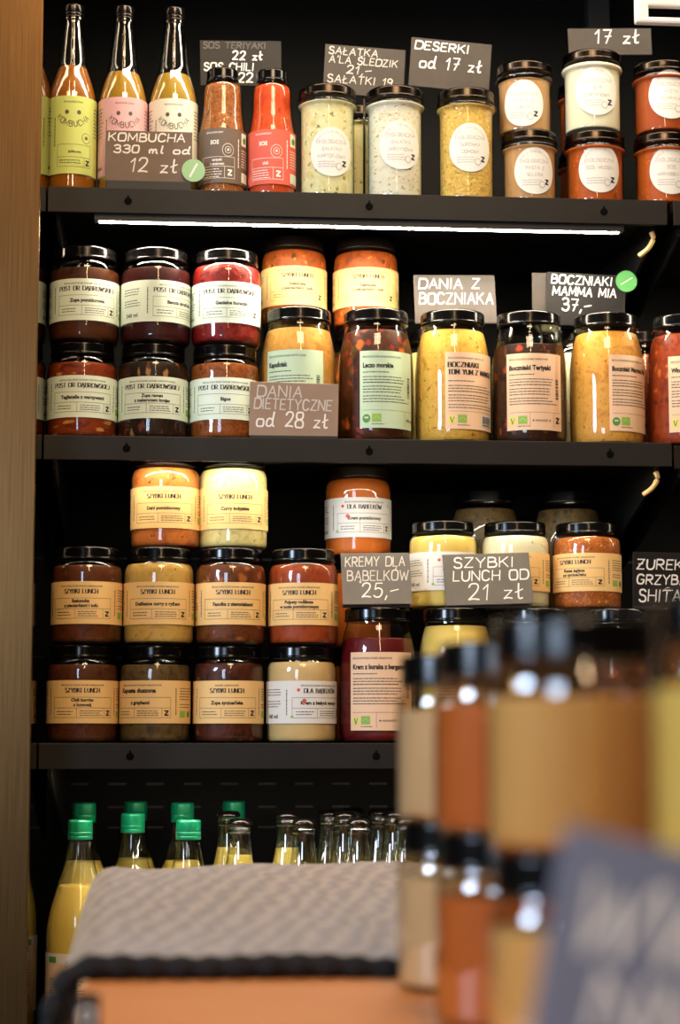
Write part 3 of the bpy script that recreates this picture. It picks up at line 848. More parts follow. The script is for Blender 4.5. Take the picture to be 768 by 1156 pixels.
# ------------------------------------------------------------------ bottles of the top shelf
YF = .0505
KB = rounded([(0, .004), (.022, 0), (.0285, .0012), (.0308, .006), (.0308, .112), (.0296, .121), (.0262, .133), (.0222, .143), (.0190, .151), (.0168, .170), (.0136, .197), (.0122, .206), (.0134, .2065), (.0134, .2105), (.0118, .211), (.0118, .222)], .004, 3)
KCAP = rounded([(.0120, .2085), (.0137, .2088), (.0137, .2115), (.0130, .212), (.0137, .2125), (.0137, .2150), (.0130, .2155), (.0137, .216), (.0137, .224), (.0126, .2256), (0, .2256)], .0006, 2)
def kombucha(label, px, Y, liquid, fill, lab):
    o = thing('kombucha_bottle', label, 'bottle', (xat(px, Y, Z1 + .07), Y, Z1), 0, 'kombucha bottles on the top shelf'); o.scale = (1, 1, 1.105)
    part('glass_body', cached(('g', 'kb'), lambda: MB().lathe(KB, M['glass_bottle'], SEG, cap=False).mesh('glass_body')), o)
    part('drink', MB().lathe(inner_profile(KB, fill), FD[liquid], SEG).mesh('drink'), o)
    part('cap', cached(('c', 'kb'), lambda: MB().lathe(KCAP, M['crown'], 32).mesh('cap')), o)
    part('paper_label', lab, o)
kombucha('kombucha bottle of amber drink with a lime-yellow label beside the brass post', 81, YF, 'kombucha_amber', .1505, lab_kombucha('p_lime', 'Jabłkowa', .10))
kombucha('kombucha bottle with a pink label half hidden by the price sign', 138.5, YF, 'kombucha_gold', .145, lab_kombucha('p_pink', 'Malinowa', .10))
kombucha('kombucha bottle with an ivory label half hidden by the price sign', 195.5, YF, 'kombucha_straw', .1445, lab_kombucha('p_ivory', 'Cytrynowa', .02))

SB = rounded([(0, .004), (.022, 0), (.0285, .0012), (.0300, .006), (.0300, .070), (.0286, .080), (.0264, .091), (.0250, .102), (.0246, .118), (.0236, .127), (.0196, .132), (.0188, .142)], .004, 3)
SCAP = rounded([(.0190, .1305), (.0208, .131), (.0208, .1345), (.0200, .1352), (.0200, .1445), (.0184, .1462), (.0166, .1462), (.0156, .1452), (0, .1452)], .0007, 2)
def sauce(label, px, foodkey, lab):
    Y = .047
    o = thing('sauce_bottle', label, 'bottle', (xat(px, Y, Z1 + .06), Y, Z1), 0, 'sauce bottles on the top shelf'); o.scale = (1, 1, 1.155)
    part('glass_body', cached(('g', 'sb'), lambda: MB().lathe(SB, M['glass'], SEG, cap=False).mesh('glass_body')), o)
    part('sauce', MB().lathe(inner_profile(SB, .1275), FD[foodkey], SEG).mesh('sauce'), o)
    part('cap', cached(('c', 'sb'), lambda: MB().lathe(SCAP, M['lid'], 36).mesh('cap')), o)
    part('paper_label', lab, o)
sauce('teriyaki sauce bottle of grainy brown sauce with a taupe label', 251, 'teriyaki_sauce', lab_sauce('p_taupe', ['teriyaki', 'z sezamem'], -.05))
sauce('chili sauce bottle of bright red sauce with a coral label', 307, 'chili_sauce', lab_sauce('p_coral', ['chili'], -.12))

# ------------------------------------------------------------------ round-labelled jars, top shelf
GR = 'round-labelled jars on the top shelf'
sal = ['EKOLOGICZNA', 'SAŁATKA']
make_jar('tall', 'tall salad jar of pale yellow herby salad right of the chili sauce bottle', 369.5, .0475, Z1, 'salad_yellow', .112, lab_round(sal + ['KARTOFLOWA'], .10, zc=.052), 'lid_bronze', zs=1.11, group=GR, name='salad_jar')
make_jar('tall', 'tall salad jar of whitish salad, middle of the three tall jars', 446, .0475, Z1, 'salad_white', .113, lab_round(sal + ['JARZYNOWA'], .12, zc=.062), 'lid_bronze', zs=1.11, group=GR, name='salad_jar')
make_jar('tall', 'tall salad jar of golden shredded cabbage salad under the dessert sign', 526.5, .0475, Z1, 'salad_gold', .112, lab_round(['EKOLOGICZNA', 'SURÓWKA', 'DOMOWA'], .02, zc=.061), 'lid_bronze', zs=1.11, group=GR, name='salad_jar')
make_jar('small', 'short jar of tan spread standing on the shelf right of the golden salad', 598, .0475, Z1, 'pate', .066, lab_round(['EKOLOGICZNA', 'PASTA Z', 'SELERA'], .04, .0338, .036, 27.5), 'lid_bronze', zs=1.11, group=GR, name='spread_jar')
make_jar('small_wide', 'short jar of red-orange sauce under the jar of cream', 672, .0475, Z1, 'red_sauce', .067, lab_round(['EKOLOGICZNY', 'SOS WŁOSKI'], -.02, .0362, .040, 28.5), 'lid_bronze', zs=1.11, group=GR, name='sauce_jar')
make_jar('small_wide', 'short jar of red sauce at the shelf end, lower of its stack', 750, .0475, Z1, 'red_sauce', .067, lab_round(['EKOLOGICZNY', 'SOS', 'ARRABBIATA'], .02, .0362, .040, 28.5), 'lid_bronze', zs=1.11, group=GR, name='sauce_jar')
zt = Z1 + .0852 * 1.11
make_jar('small', 'short jar of tan spread on top of another, half behind the golden salad', 592.5, .062, zt, 'pate', .064, lab_round(['EKOLOGICZNA', 'PASTA Z', 'CEBULKĄ'.replace('Ą', 'A')], -.22, .0338, .034, 27.5), 'lid_bronze', zs=1.11, group=GR, name='spread_jar')
make_jar('mid_wide', 'jar of smooth white cream stacked on the red-orange sauce', 669, .0475, zt, 'tofu_cream', .079, lab_round(['EKOLOGICZNY', 'SER', 'CHRZANOWY'], -.03, .0362, .046, 29), 'lid_bronze', zs=1.11, group=GR, name='spread_jar')
make_jar('small_wide', 'short jar of brick-red sauce at the shelf end, upper of its stack', 748.5, .0475, zt, 'brick_sauce', .067, lab_round(['EKOLOGICZNA', 'PASTA', 'PAPRYKA'], .05, .0362, .044, 29), 'lid_bronze', zs=1.11, group=GR, name='sauce_jar')
make_jar('small_wide', 'red sauce jar in the second row, sliver visible left of the white cream jar', 663, .135, Z1, 'brick_sauce', .067, None, 'lid_bronze', zs=1.11, group=GR, name='sauce_jar')
make_jar('small_wide', 'red sauce jar stacked in the second row behind the white cream jar', 663, .135, zt, 'brick_sauce', .067, None, 'lid_bronze', zs=1.11, group=GR, name='sauce_jar')
make_jar('tall', 'salad jar in shadow seen through the gap between the two palest salads', 409, .13, Z1, 'salad_yellow', .112, None, 'lid_bronze', zs=1.11, group=GR, name='salad_jar')

# ------------------------------------------------------------------ second shelf
GD = 'mint-labelled diet jars stacked on the second shelf'
HD = 'EKOLOGICZNE DANIE DIETETYCZNE'; PO = 'POST DR DĄBROWSKIEJ'
YD = .0525; H = .118 * 1.02; HB = .158 * 1.073
def diet(label, px, z, foodkey, fill, dish, rot): make_jar('jar', label, px, YD, z, foodkey, fill, lab_meal('p_mint', HD, PO, dish, rot), zs=1.02, group=GD, name='soup_jar')
diet('diet meal jar labelled tagliatelle with vegetables, bottom row beside the brass post', 92.5, Z2, 'tagliatelle', .092, ['Tagliatelle z warzywami'], .04)
diet('diet meal jar of dark ramen soup, middle of the bottom row', 173, Z2, 'ramen', .094, ['Zupa ramen', 'z makaronem konjac'], -.05)
diet('diet meal jar of orange-brown bigos, behind the brown price sign', 253.5, Z2, 'bigos', .094, ['Bigos'], -.02)
diet('diet meal jar of tomato soup, top of the stack nearest the brass post', 95.5, Z2 + H, 'tomato_soup', .090, ['Zupa pomidorowa'], .10)
diet('diet meal jar of dark beet soup turned so that 540 ml shows', 176, Z2 + H, 'beet_dark', .092, ['Banuta ukraińska'], .78)
diet('diet meal jar of bright red beetroot, top of the third stack', 255.5, Z2 + H, 'beet_red', .098, ['Genialne buraczki'], .12)
GL = 'yellow-labelled lunch jars'
HO = 'EKOLOGICZNE DANIE OBIADOWE'; SZ = 'SZYBKI LUNCH'
def lunch(label, px, z, foodkey, fill, dish, rot, Y=.0525, paper='p_cream', title=SZ, dots=False, group=GL, head=HO, plain=False, zs=1.01, **kw):
    make_jar('jar', label, px, Y, z, foodkey, fill, lab_meal(paper, head, title, dish, rot, dots=dots, plain_title=plain, serif_w=kw.pop('sw', 42 if title == SZ else 46)), zs=zs, group=group, name='meal_jar', **kw)
YB = .166
lunch('lunch jar of shakshuka standing above the cabbage soup jar, left of two alike', 332, Z2 + HB, 'shakshuka', .098, ['Szakszuka', 'z pieczarkami i tofu'], .02, Y=YB, lidmat='lid_brown')
lunch('lunch jar of shakshuka standing above the dark vegetable stew, right of two alike', 413, Z2 + HB, 'shakshuka', .098, ['Szakszuka', 'z pieczarkami i tofu'], -.04, Y=YB, lidmat='lid_brown')
GB = 'big jars along the front of the second shelf'
YG = .0555
def big(label, px, z, foodkey, fill, lab, Y=YG, group=GB, zs=1.073, **kw): make_jar('big', label, px, Y, z, foodkey, fill, lab, zs=zs, group=group, name='stew_jar', **kw)
big('big jar of orange cabbage soup with a green label, behind the brown price sign', 337, Z2, 'kapusniak', .133, lab_big('p_sage', HD, ['Kapuśniak'], rot=-.18, w=78, seal=True, nowosc=False))
big('big jar of dark red and green vegetable stew with a green label', 424.5, Z2, 'leczo', .132, lab_big('p_sage', HD, ['Leczo morskie'], rot=.27, w=76, seal=True, nowosc=False))
big('big jar of yellow oyster mushroom curry with serif title on peach label', 511.5, Z2, 'tom_yum', .134, lab_big('p_peach', HO, ['BOCZNIAKI', 'TOM YUM Z MANGO'], rot=.48, w=78, nowosc=False, barcode='h', serif=True, weight=False))
big('big jar of dark brown teriyaki mushrooms with a centred peach label', 597.5, Z2, 'teriyaki', .118, lab_big('p_peach', HO, ['Boczniaki Teriyaki'], rot=.0, w=76))
big('big jar of orange-yellow mushroom sauce, label turned to the right', 685.5, Z2, 'mamma', .135, lab_big('p_peach', HO, ['Boczniaki Mamma Mia'], rot=.62, w=74, seal=True, nowosc=False))
big('big jar of red-orange stew cut off by the right edge of the photo', 773, Z2, 'wloska', .134, lab_big('p_peach', HO, ['Włoska Grzybowa'], rot=.10, w=74, nowosc=False))
for px, fk, lb in ((332, 'kapusniak', 'big jar in the second row behind the cabbage soup jar'), (413, 'leczo', 'big jar in the second row behind the vegetable stew jar'),
                   (495, 'curry_pale', 'big yellow jar in the second row glimpsed left of the mushroom curry'), (645, 'white_herb', 'big pale jar in the second row between teriyaki and orange-yellow jars'), (728, 'wloska', 'big red jar in the second row left of the right-edge stew jar')):
    big(lb, px, Z2, fk, .128, None, Y=YB, group='big jars in the second row of the second shelf')

H = .118 * 1.01; HC = .158 * 1.055
# ------------------------------------------------------------------ third shelf
lunch('lunch jar of dark chili burrito, bottom row beside the brass post', 93, Z3, 'chili', .094, ['Chili burrito', 'z komosą'], .02)
lunch('lunch jar of greyish stewed cabbage, label turned to the left, bottom row', 175, Z3, 'cabbage', .094, ['z grzybami'], -.46, title='Kapusta duszona', plain=True)
lunch('lunch jar of dark sichuan soup in the bottom row', 258, Z3, 'sichuan', .096, ['Zupa syczuańska'], -.10, head='DANIE OBIADOWE')
lunch('jar of cream-coloured vegetable puree with white dotted label, bottom row', 340.5, Z3, 'cream_veg', .098, ['Krem z białych warzyw'], .52, paper='p_white', title='DLA BĄBELKÓW', dots=True, group='white dotted-label puree jars')
lunch('lunch jar of brown shakshuka in the middle row beside the brass post', 98, Z3 + H, 'shak_dark', .095, ['Szakszuka', 'z pieczarkami i tofu'], -.16)
lunch('lunch jar of mustard-yellow curry with rice in the middle row', 179.5, Z3 + H, 'curry', .098, ['Delikatne curry z ryżem'], -.06)
lunch('lunch jar of brown bean and potato stew in the middle row', 260.5, Z3 + H, 'beans', .097, ['Fasolka z ziemniakami'], .02)
lunch('lunch jar of red-brown tomato dumplings, right end of the middle row', 342.5, Z3 + H, 'meatless', .098, ['Pulpety roślinne', 'w sosie pomidorowym'], -.22)
lunch('lunch jar of orange tomato dal, left of the two on the top row', 187, Z3 + 2 * H, 'dahl', .099, ['Dahl pomidorowy'], -.08, Y=.0735)
lunch('lunch jar of pale yellow curry, right of the two on the top row', 263.5, Z3 + 2 * H, 'curry_pale', .099, ['Curry indyjskie'], .0, Y=.0735)
GP = 'white dotted-label puree jars'
zb = Z3 + HC
lunch('jar of orange tomato puree with white dotted label, highest behind the leftmost grey sign', 404.5, Z3 + 2 * H, 'cream_tomato', .100, ['Krem pomidorowy'], .10, Y=.165, paper='p_white', title='DLA BĄBELKÓW', dots=True, group=GP, lidmat='lid_brown')
make_jar('jar', 'meal jar behind the beet cream jar, bottom of the hidden stack', 404.5, .165, Z3, 'cream_tomato', .097, None, zs=1.01, group=GP, name='meal_jar')
make_jar('jar', 'meal jar hidden behind the leftmost grey sign, middle of its stack', 404.5, .165, Z3 + H, 'cream_tomato', .097, None, zs=1.01, group=GP, name='meal_jar')
lunch('jar of pale yellow puree with white dotted label between two grey signs', 500.5, zb, 'cream_yellow', .097, ['Krem z dyni'], .42, Y=.083, zs=.94, paper='p_white', title='DLA BĄBELKÓW', dots=True, group=GP)
lunch('lunch jar of white food with herbs behind the sign reading 21', 582, zb, 'white_herb', .098, ['Risotto'], -.34, Y=.083, zs=.94)
lunch('lunch jar of brown rice with pale grains, label turned left', 663, zb, 'rice_brown', .097, ['Kasza jaglana', 'po syczuańsku'], -.62, Y=.083, zs=.94, paper='p_cream')
GC = 'big jars along the front of the third shelf'
big('big jar of dark red beet cream with a peach label, under the leftmost grey sign', 426.5, Z3, 'beet_cream', .122, lab_big('p_peach', HO, ['Krem z buraka z bergamotką'], rot=.04, w=86), group=GC, zs=1.055)
big('big jar of yellow puree under the sign reading 21, lower part hidden by foreground jars', 515, Z3, 'cream_yellow', .137, lab_big('p_peach', HO, ['Krem z dyni'], rot=.1, w=76), group=GC, zs=1.055)
big('big jar with only its black lid showing above the foreground jars, left of two', 605, Z3, 'beans', .134, None, group=GC, zs=1.055)
big('big jar under the black soup sign at the right edge, hidden by foreground jars', 788, Z3, 'beans', .134, None, group=GC, zs=1.055)
big('big jar with only its black lid showing above the foreground jars, right of two', 696, Z3, 'beans', .134, None, group=GC, zs=1.055)
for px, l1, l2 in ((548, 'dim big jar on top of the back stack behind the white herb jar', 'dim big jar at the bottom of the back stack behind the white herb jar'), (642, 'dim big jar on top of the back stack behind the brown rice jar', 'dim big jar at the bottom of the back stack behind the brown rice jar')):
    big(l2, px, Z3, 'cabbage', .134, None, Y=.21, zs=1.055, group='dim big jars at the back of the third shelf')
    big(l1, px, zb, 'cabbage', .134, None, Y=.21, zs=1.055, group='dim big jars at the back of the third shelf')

# ------------------------------------------------------------------ bottom shelf bottles
JB = rounded([(0, .006), (.030, 0), (.037, .0015), (.0392, .008), (.0392, .126), (.0380, .146), (.0340, .166), (.0285, .184), (.0222, .203), (.0172, .222), (.0146, .238), (.0138, .247), (.0138, .268)], .006, 3)
JCAP = rounded([(.0138, .2465), (.0150, .2468), (.0150, .2505), (.0144, .251), (.0150, .2515), (.0150, .2555), (.0145, .256), (.0150, .2565), (.0150, .268), (.0138, .2702), (0, .2702)], .0007, 2)
JLAB = None
def juice(label, px, Y, fill=.192, zs=1.0):
    global JLAB
    JLAB = JLAB or lab_juice()
    o = thing('juice_bottle', label, 'bottle', (xat(px, Y, Z4 + .25), Y, Z4), 0, 'yellow juice bottles with green caps on the bottom shelf')
    o.scale = (1, 1, zs)
    part('glass_body', cached(('g', 'jb'), lambda: MB().lathe(JB, M['glass'], SEG, cap=False).mesh('glass_body')), o)
    part('juice', cached(('f', 'jb', fill), lambda: MB().lathe(inner_profile(JB, fill), FD['juice_yellow'], SEG).mesh('juice')), o)
    part('cap', cached(('c', 'jb'), lambda: MB().lathe(JCAP, M['green_cap'], 36).mesh('cap')), o, 'shiny green cap')
    part('paper_label', JLAB, o)
juice('green-capped bottle of yellow juice nearest the brass post, label showing', 90.5, .055)
juice('green-capped juice bottle in front, second from the brass post', 150, .125, .20, 1.02)
juice('green-capped juice bottle in front, third from the brass post', 213, .042, .20)
for px, Y, l in ((95, .20, 'darker green-capped bottle in the back row behind the labelled juice bottle'), (153, .26, 'darker green-capped bottle in the back row, second from the brass post'), (206, .20, 'darker green-capped bottle in the back row, third from the brass post'), (264, .26, 'darker green-capped bottle behind the first crown-capped bottle')):
    juice(l, px, Y, .20, 1.06)
CB = rounded([(0, .006), (.022, 0), (.028, .0012), (.0305, .007), (.0305, .140), (.0285, .160), (.0215, .188), (.0160, .210), (.0138, .226), (.0128, .240), (.0138, .241), (.0138, .245), (.0126, .246), (.0126, .254)], .005, 3)
CCAP = [(.0126, .2495), (.0146, .2500), (.0146, .2515), (.0136, .2545), (.0118, .2566), (0, .2570)]
def crown_mesh():
    mb = MB(); seg = 42; vs = []; fs = []
    for i, (r, z) in enumerate(CCAP):
        for j in range(seg):
            rr = r + (.0007 if j % 2 else -.0004) * (1 if i in (1, 2) else .3 if i == 3 else 0)
            a = 2 * PI * j / seg; vs.append((rr * math.sin(a), -rr * math.cos(a), z))
    for i in range(len(CCAP) - 1):
        for j in range(seg):
            k = (j + 1) % seg; fs.append([i * seg + j, i * seg + k, (i + 1) * seg + k, (i + 1) * seg + j])
    return mb.add(vs, fs, M['crown'], True).mesh('crown_cap')
crowns = [(271, .077), (343, .055), (405, .055), (258, .145), (324, .125), (389, .125), (459, .08), (445, .15), (372, .19), (429, .215), (482, .235), (398, .275), (451, .285)]
names = ['first crown-capped bottle of the front row, just right of the green caps', 'second crown-capped bottle of the front row', 'third crown-capped bottle of the front row', 'crown-capped bottle peeking behind the first of the front row', 'crown-capped bottle peeking left of the second of the front row', 'crown-capped bottle peeking left of the third of the front row', 'crown-capped bottle just right of the third of the front row']
for i, (px, Y) in enumerate(crowns):
    rest = i >= 7
    o = thing('lemonade_bottle', names[i] if not rest else 'crown-capped bottle deep in the dark cluster at the right of the bottom shelf', 'bottle', (xat(px, Y, Z4 + .24), Y, Z4), 0, 'crown-capped bottles in the dark cluster' if rest else 'crown-capped bottles on the bottom shelf')
    o.scale = (1, 1, 1.052 if Y < .1 else 1.08)
    part('glass_body', cached(('g', 'cb'), lambda: MB().lathe(CB, M['glass_bottle'], 36, cap=False).mesh('glass_body')), o)
    fl_ = .214 if i in (0, 3, 4) else .19
    part('drink', cached(('f', 'cb', fl_), lambda: MB().lathe(inner_profile(CB, fl_), FD['lemonade'], 36).mesh('drink')), o)
    part('crown_cap', cached(('c', 'cb'), crown_mesh), o)

# ------------------------------------------------------------------ chalk signs
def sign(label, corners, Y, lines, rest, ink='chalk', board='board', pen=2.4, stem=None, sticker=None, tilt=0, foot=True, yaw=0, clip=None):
    """corners: left,top,right,bottom of the board in the photo at depth Y; lines: (text, x, baseline, cap, width) in fractions"""
    x0, y0, x1, y1, roll = corners
    c = at((x0 + x1) / 2, (y0 + y1) / 2, Y)
    sc = (at(x1, (y0 + y1) / 2, Y) - at(x0, (y0 + y1) / 2, Y)).length
    sh = abs(at((x0 + x1) / 2, y0, Y).z - at((x0 + x1) / 2, y1, Y).z)
    w, h = sc * 1000, sh * 1000
    o = thing('price_sign', label, 'sign', (c.x, Y, rest), math.radians(yaw), 'handwritten slate price signs')
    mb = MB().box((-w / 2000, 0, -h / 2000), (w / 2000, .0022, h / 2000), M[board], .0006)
    f = Flat()
    for ln in lines:
        t, lx_, ly, cap, wd = ln[:5]; mat = M[ln[5] if len(ln) > 5 else ink]
        f.stroke_text(t, -w / 2 + lx_ * w, h / 2 - ly * h, cap * h, mat, pen, wd * w, align='l', jit=.03)
    f.lay(mb, .0002)
    rel = (0, 0, c.z - rest); rot = (math.radians(-tilt), math.radians(roll), 0)
    bd = part('slate_board', mb.mesh('slate_board'), o, loc=rel, rot=rot)
    if sticker:
        sx, sy, sr, sm, line = sticker
        p = at(sx, sy, Y - .003); r = sr * .00105
        k = MB().lathe([(0, .0006), (r, .0006), (r, 0)], M[sm], 36, True, False, Matrix.Rotation(PI / 2, 4, 'X'))
        g = Flat(); L = r * 1000 * .62
        for dd, ww in ((0, 3.4 if sm == 'sticker_pale' else 1.6),):
            a = math.radians(62 if sm == 'sticker_pale' else 32); ca, sa = math.cos(a) * L, math.sin(a) * L
            for q in ribbon([(-ca, -sa), (ca, sa)], ww): g.poly(q, M['white_ink'])
        for vs, fs, mt, ly in g.items: k.add([(u / 1000, -.0009, v / 1000) for u, v in vs], fs, mt)
        part('round_sticker', k.mesh('round_sticker'), o, 'round green sticker with a white stripe', loc=(p.x - c.x, p.y - Y, p.z - rest))
    zb_ = c.z - h / 2000 - rest
    if stem:
        part('stem', MB().tube([(0, .004, .002), (0, .004, c.z - rest)], .0014, M['shelf_dark']).mesh('stem'), o)
        part('foot', MB().box((-.022, .001, 0), (.022, .007, .003), M['shelf_dark'], .0006).mesh('foot'), o)
    elif foot:
        part('foot', MB().box((-w / 2000 + .001, -.004, 0), (w / 2000 - .001, .011, max(.003, zb_ + .001)), M['shelf_dark'], .0006).mesh('foot'), o)
    return o
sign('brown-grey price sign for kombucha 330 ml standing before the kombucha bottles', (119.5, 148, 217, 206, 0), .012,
     [('KOMBUCHA', .03, .20, .15, .88), ('330 ml od', .09, .43, .14, .88), ('12 zł', .28, .80, .26, .54)], Z1, pen=2.1, board='board_lit_brown', sticker=(218.5, 192.5, 13.8, 'sticker_pale', 0))
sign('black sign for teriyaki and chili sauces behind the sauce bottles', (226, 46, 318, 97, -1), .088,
     [('SOS TERIYAKI', .04, .17, .13, .76, 'chalk_faint'), ('22 zł', .40, .42, .18, .36), ('SOS CHILI', .05, .66, .16, .60), ('22', .46, .92, .20, .18)], Z1, pen=2.0, stem=True, board='board_shaded')
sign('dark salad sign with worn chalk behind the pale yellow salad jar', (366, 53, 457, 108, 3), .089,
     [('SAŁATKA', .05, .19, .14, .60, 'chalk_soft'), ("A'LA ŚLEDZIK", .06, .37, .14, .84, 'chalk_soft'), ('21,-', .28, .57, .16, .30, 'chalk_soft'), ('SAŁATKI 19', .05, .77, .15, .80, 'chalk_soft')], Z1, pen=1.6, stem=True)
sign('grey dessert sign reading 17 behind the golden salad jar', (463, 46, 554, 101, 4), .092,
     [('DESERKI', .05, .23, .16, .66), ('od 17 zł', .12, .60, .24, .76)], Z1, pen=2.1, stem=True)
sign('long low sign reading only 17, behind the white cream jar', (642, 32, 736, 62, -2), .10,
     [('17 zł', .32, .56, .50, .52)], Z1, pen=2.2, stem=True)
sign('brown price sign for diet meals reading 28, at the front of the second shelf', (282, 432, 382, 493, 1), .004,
     [('DANIA', .08, .27, .20, .50, 'chalk_soft'), ('DIETETYCZNE', .05, .50, .19, .87, 'chalk_soft'), ('od 28 zł', .08, .82, .26, .80)], Z2, pen=2.2, board='board_lit_tan')
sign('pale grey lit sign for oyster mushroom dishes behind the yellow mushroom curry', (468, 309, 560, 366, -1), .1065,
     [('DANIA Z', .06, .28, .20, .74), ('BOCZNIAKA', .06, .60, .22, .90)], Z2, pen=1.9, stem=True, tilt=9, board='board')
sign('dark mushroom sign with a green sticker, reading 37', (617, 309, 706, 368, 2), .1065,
     [('BOCZNIAKI', .06, .21, .16, .76), ('MAMMA MIA', .08, .43, .16, .80), ('37,-', .20, .72, .22, .36)], Z2, pen=2.1, stem=True, board='board_shaded', sticker=(707.5, 317.5, 13.4, 'sticker', 0))
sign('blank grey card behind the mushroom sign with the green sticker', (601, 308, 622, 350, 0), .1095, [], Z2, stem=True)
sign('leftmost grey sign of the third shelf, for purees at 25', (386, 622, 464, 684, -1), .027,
     [('KREMY DLA', .06, .26, .18, .86, 'chalk_soft'), ('BĄBELKÓW', .08, .54, .19, .88, 'chalk_soft'), ('25,-', .28, .86, .26, .52)], Z3 + HC, pen=1.8, tilt=17, board='board_lit_grey')
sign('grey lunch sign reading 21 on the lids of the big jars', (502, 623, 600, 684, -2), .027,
     [('SZYBKI', .12, .27, .19, .68), ('LUNCH OD', .10, .53, .19, .86), ('21 zł', .26, .90, .30, .62)], Z3 + HC, pen=2.0, tilt=15, board='board_lit_grey')
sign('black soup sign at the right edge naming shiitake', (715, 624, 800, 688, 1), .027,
     [('ŻUREK', .05, .30, .17, .60), ('GRZYBA', .05, .56, .16, .66), ('SHITAKE', .08, .86, .20, .80)], Z3 + HC, pen=2.2, board='board_shaded')

# ------------------------------------------------------------------ foreground table
TD = lambda d: d - DIST
TZ = EYE - .164
tx0 = xat(97, TD(1.46), TZ)
tb = thing('table', 'orange-brown wooden table in the blurred foreground', 'table', (tx0 + .42, TD(1.3), 0))
part('table_top', MB().box((-.42, -.75, TZ - .035), (.48, .88, TZ), M['wood'], .003).mesh('table_top'), tb)
for sx in (-.38, .44):
    for sy in (-.70, .83): part('leg', MB().box((sx - .025, sy - .025, 0), (sx + .025, sy + .025, TZ - .035), M['wood_dark'], .003).mesh('leg'), tb)

def knit():
    m, nt, b = newmat('knit_grey_beige'); N = nt.nodes.new; L = nt.links.new
    tc = N('ShaderNodeTexCoord'); mp = N('ShaderNodeMapping'); mp.inputs['Rotation'].default_value = (0, 0, .22)
    L(tc.outputs['Object'], mp.inputs[0])
    wv = N('ShaderNodeTexWave'); wv.inputs['Scale'].default_value = 15; wv.inputs['Distortion'].default_value = 5; wv.inputs['Detail'].default_value = 3; wv.inputs['Detail Scale'].default_value = 2
    L(mp.outputs[0], wv.inputs[0])
    nz = N('ShaderNodeTexNoise'); nz.inputs['Scale'].default_value = 160; L(tc.outputs['Object'], nz.inputs[0])
    mx = N('ShaderNodeMix'); mx.data_type = 'FLOAT'; mx.inputs[0].default_value = .55; L(wv.outputs['Fac'], mx.inputs[2]); L(nz.outputs[0], mx.inputs[3])
    cr = N('ShaderNodeValToRGB'); cr.color_ramp.elements[0].color = rgb(114, 94, 75); cr.color_ramp.elements[1].color = rgb(148, 126, 103)
    cr.color_ramp.elements[0].position = .25; cr.color_ramp.elements[1].position = .75
    L(mx.outputs[0], cr.inputs[0]); L(cr.outputs[0], b.inputs['Base Color'])
    b.inputs['Roughness'].default_value = .9; b.inputs['Specular IOR Level'].default_value = .1
    b.inputs['Sheen Weight'].default_value = .3
    bp = N('ShaderNodeBump'); bp.inputs['Distance'].default_value = .004; bp.inputs['Strength'].default_value = .8
    L(mx.outputs[0], bp.inputs['Height']); L(bp.outputs[0], b.inputs['Normal'])
    return m
M['knit'] = knit()
M['hem'] = worn('black_hem_yarn', rgb(22, 20, 20), rgb(34, 31, 30), 200, .9)
cl = thing('knitted_cloth', 'grey-beige knitted cloth with a black hem draped over the table', 'cloth', (tx0, TD(1.46), TZ))
def cloth_pt(s, t):
    """s: along the width from the right end (0) to the hanging left end (1); t: 0 near hem .. 1 far end"""
    top = .012 + .029 * (t * t * (3 - 2 * t)) if t < 1 else .041
    wr = .0022 * math.sin(9 * t + 14 * s) + .0016 * math.sin(31 * s + 5 * t)
    R = .028; flat = .52; arc = R * PI / 2 * .9; drop = .24
    tot = flat + arc + drop; u = s * tot
    y = t * .66
    if u < flat: return (flat - u + R - .022, y, top + wr)
    if u < flat + arc:
        a = (u - flat) / R; return (R - .022 - R * math.sin(a), y, top - R * (1 - math.cos(a)) + wr * (1 - a / 1.5))
    a = PI / 2 * .9; q = u - flat - arc
    return (R - .022 - R * math.sin(a) - q * (.16 + .05 * math.sin(8 * t)), y, top - R * (1 - math.cos(a)) - q * .985)
ns, ntt = 90, 46
vs = [cloth_pt(i / ns, j / ntt) for i in range(ns + 1) for j in range(ntt + 1)]
fs = [[i * (ntt + 1) + j, i * (ntt + 1) + j + 1, (i + 1) * (ntt + 1) + j + 1, (i + 1) * (ntt + 1) + j] for i in range(ns) for j in range(ntt)]
co = part('cloth', MB().add(vs, fs, M['knit'], True).mesh('cloth'), cl)
sd = co.modifiers.new('thickness', 'SOLIDIFY'); sd.thickness = .006; sd.offset = -1
hm = MB(); pts = []
for i in range(0, ns * 3 + 1):
    x, y, z = cloth_pt(i / ns / 3, 0); pts.append((x, y - .001, max(z - .0045, -.3)))
hm.tube(pts, [.0082 + .0010 * math.sin(i * .9) for i in range(len(pts))], M['hem'], 10)
part('hem', hm.mesh('hem'), cl, 'thick black hem along the near edge')

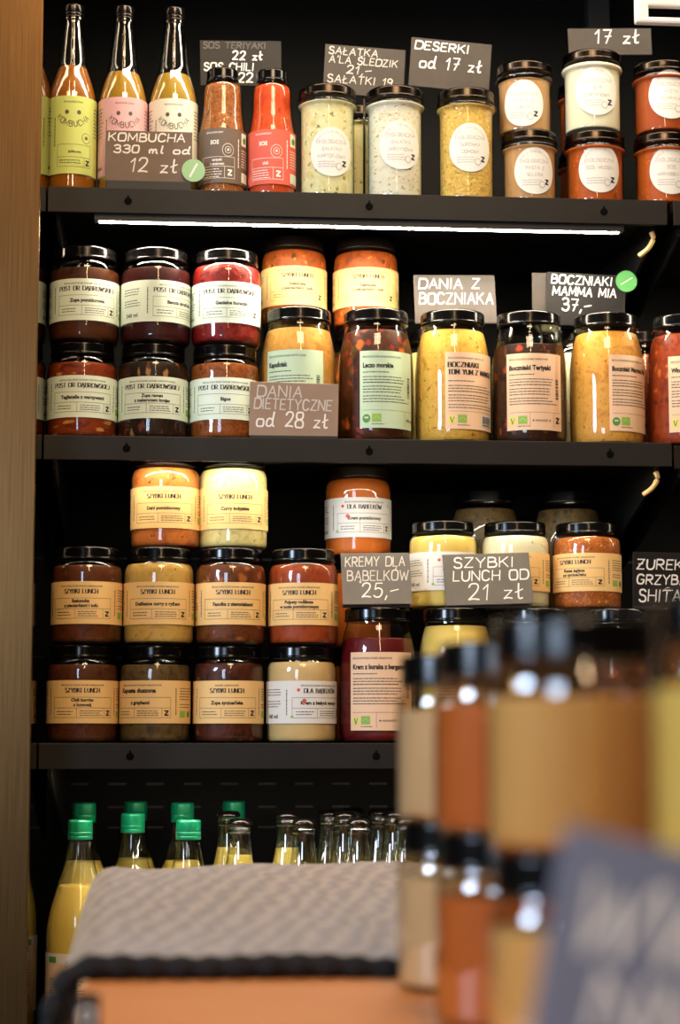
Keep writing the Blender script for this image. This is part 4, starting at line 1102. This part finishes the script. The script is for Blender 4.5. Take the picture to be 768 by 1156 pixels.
# foreground stack of jars: one row running away from the eye, two high
GN = 'blurred jars stacked two high in the foreground'
HN = .112
fx = lambda left, d: xat(left, TD(d), EYE) + .0434
for left, d, fk, nm in ((551, .99, 'near_tan', 'tan puree jar'), (491, 1.21, 'near_orange', 'orange puree jar'), (448, 1.39, 'near_beige', 'greyish beige puree jar')):
    X = fx(left, d)
    a = {'near_tan': 'nearest large one beside the blue-grey sign', 'near_orange': 'middle of the row', 'near_beige': 'farthest of the row beside the cloth'}[fk]
    make_jar('near', f'blurred {nm} at the bottom, {a}', 0, TD(d), TZ, fk, .074, None, group=GN, name='puree_jar', x=X)
    make_jar('near', f'blurred {nm} on top, {a}', 0, TD(d), TZ + HN, fk, .074, None, group=GN, name='puree_jar', x=X)
X = fx(738, .80)
make_jar('near', 'blurred yellow puree jar cut off at the right edge, bottom of its stack', 0, TD(.80), TZ, 'near_yellow', .074, None, group=GN, name='puree_jar', x=X)
make_jar('near', 'blurred yellow puree jar cut off at the right edge, on top of its stack', 0, TD(.80), TZ + HN, 'near_yellow', .074, None, group=GN, name='puree_jar', x=X)

# leaning blue-grey chalk sign in front
d = .71; Y = TD(d)
tl = at(640, 930, Y); k_ = d / F; roll = math.radians(13)
w, h = .108, .118
o = thing('price_sign', 'large blurred blue-grey chalk sign leaning in front of the foreground jars', 'sign', (tl.x + .05, Y, TZ), 0, 'handwritten slate price signs')
mb = MB().box((0, 0, -h), (w, .003, 0), M['board_daylit'], .0008)
f = Flat()
for t, x, y, cap, wd in (('WWM', 8, -42, 26, 74), ('NM', 20, -66, 20, 40)):
    f.stroke_text(t, x, y, cap, M['chalk'], 3.6, wd, align='l', jit=.1)
f.lay(mb, .0003)
part('slate_board', mb.mesh('slate_board'), o, loc=(-.05, 0, tl.z - TZ), rot=(math.radians(-10), roll, 0))
part('stem', MB().tube([(0, .012, .003), (0, .012, tl.z - TZ - .05)], .0016, M['shelf_dark']).mesh('stem'), o)
part('foot', MB().lathe(rounded([(0, 0), (.022, 0), (.022, .004), (0, .005)], .001), M['shelf_dark'], 28, False, True, Matrix.Translation((0, .012, 0))).mesh('foot'), o)
# small dark sign at the table's left edge
p = at(98, 1150, TD(1.19))
o = thing('price_sign', 'small dark sign with a chalk loop at the left edge of the wooden table', 'sign', (p.x, TD(1.19), TZ), 0, 'handwritten slate price signs')
mb = MB().box((-.0075, 0, 0), (.0075, .002, .022), M['board_shaded'], .0005)
f = Flat(); f.stroke_text('o', 0, 6, 15, M['chalk'], 1.3, 8); f.lay(mb, .0002)
part('slate_board', mb.mesh('slate_board'), o, loc=(0, 0, .001))
part('foot', MB().box((-.0075, -.003, 0), (.0075, .006, .003), M['shelf_dark'], .0005).mesh('foot'), o)
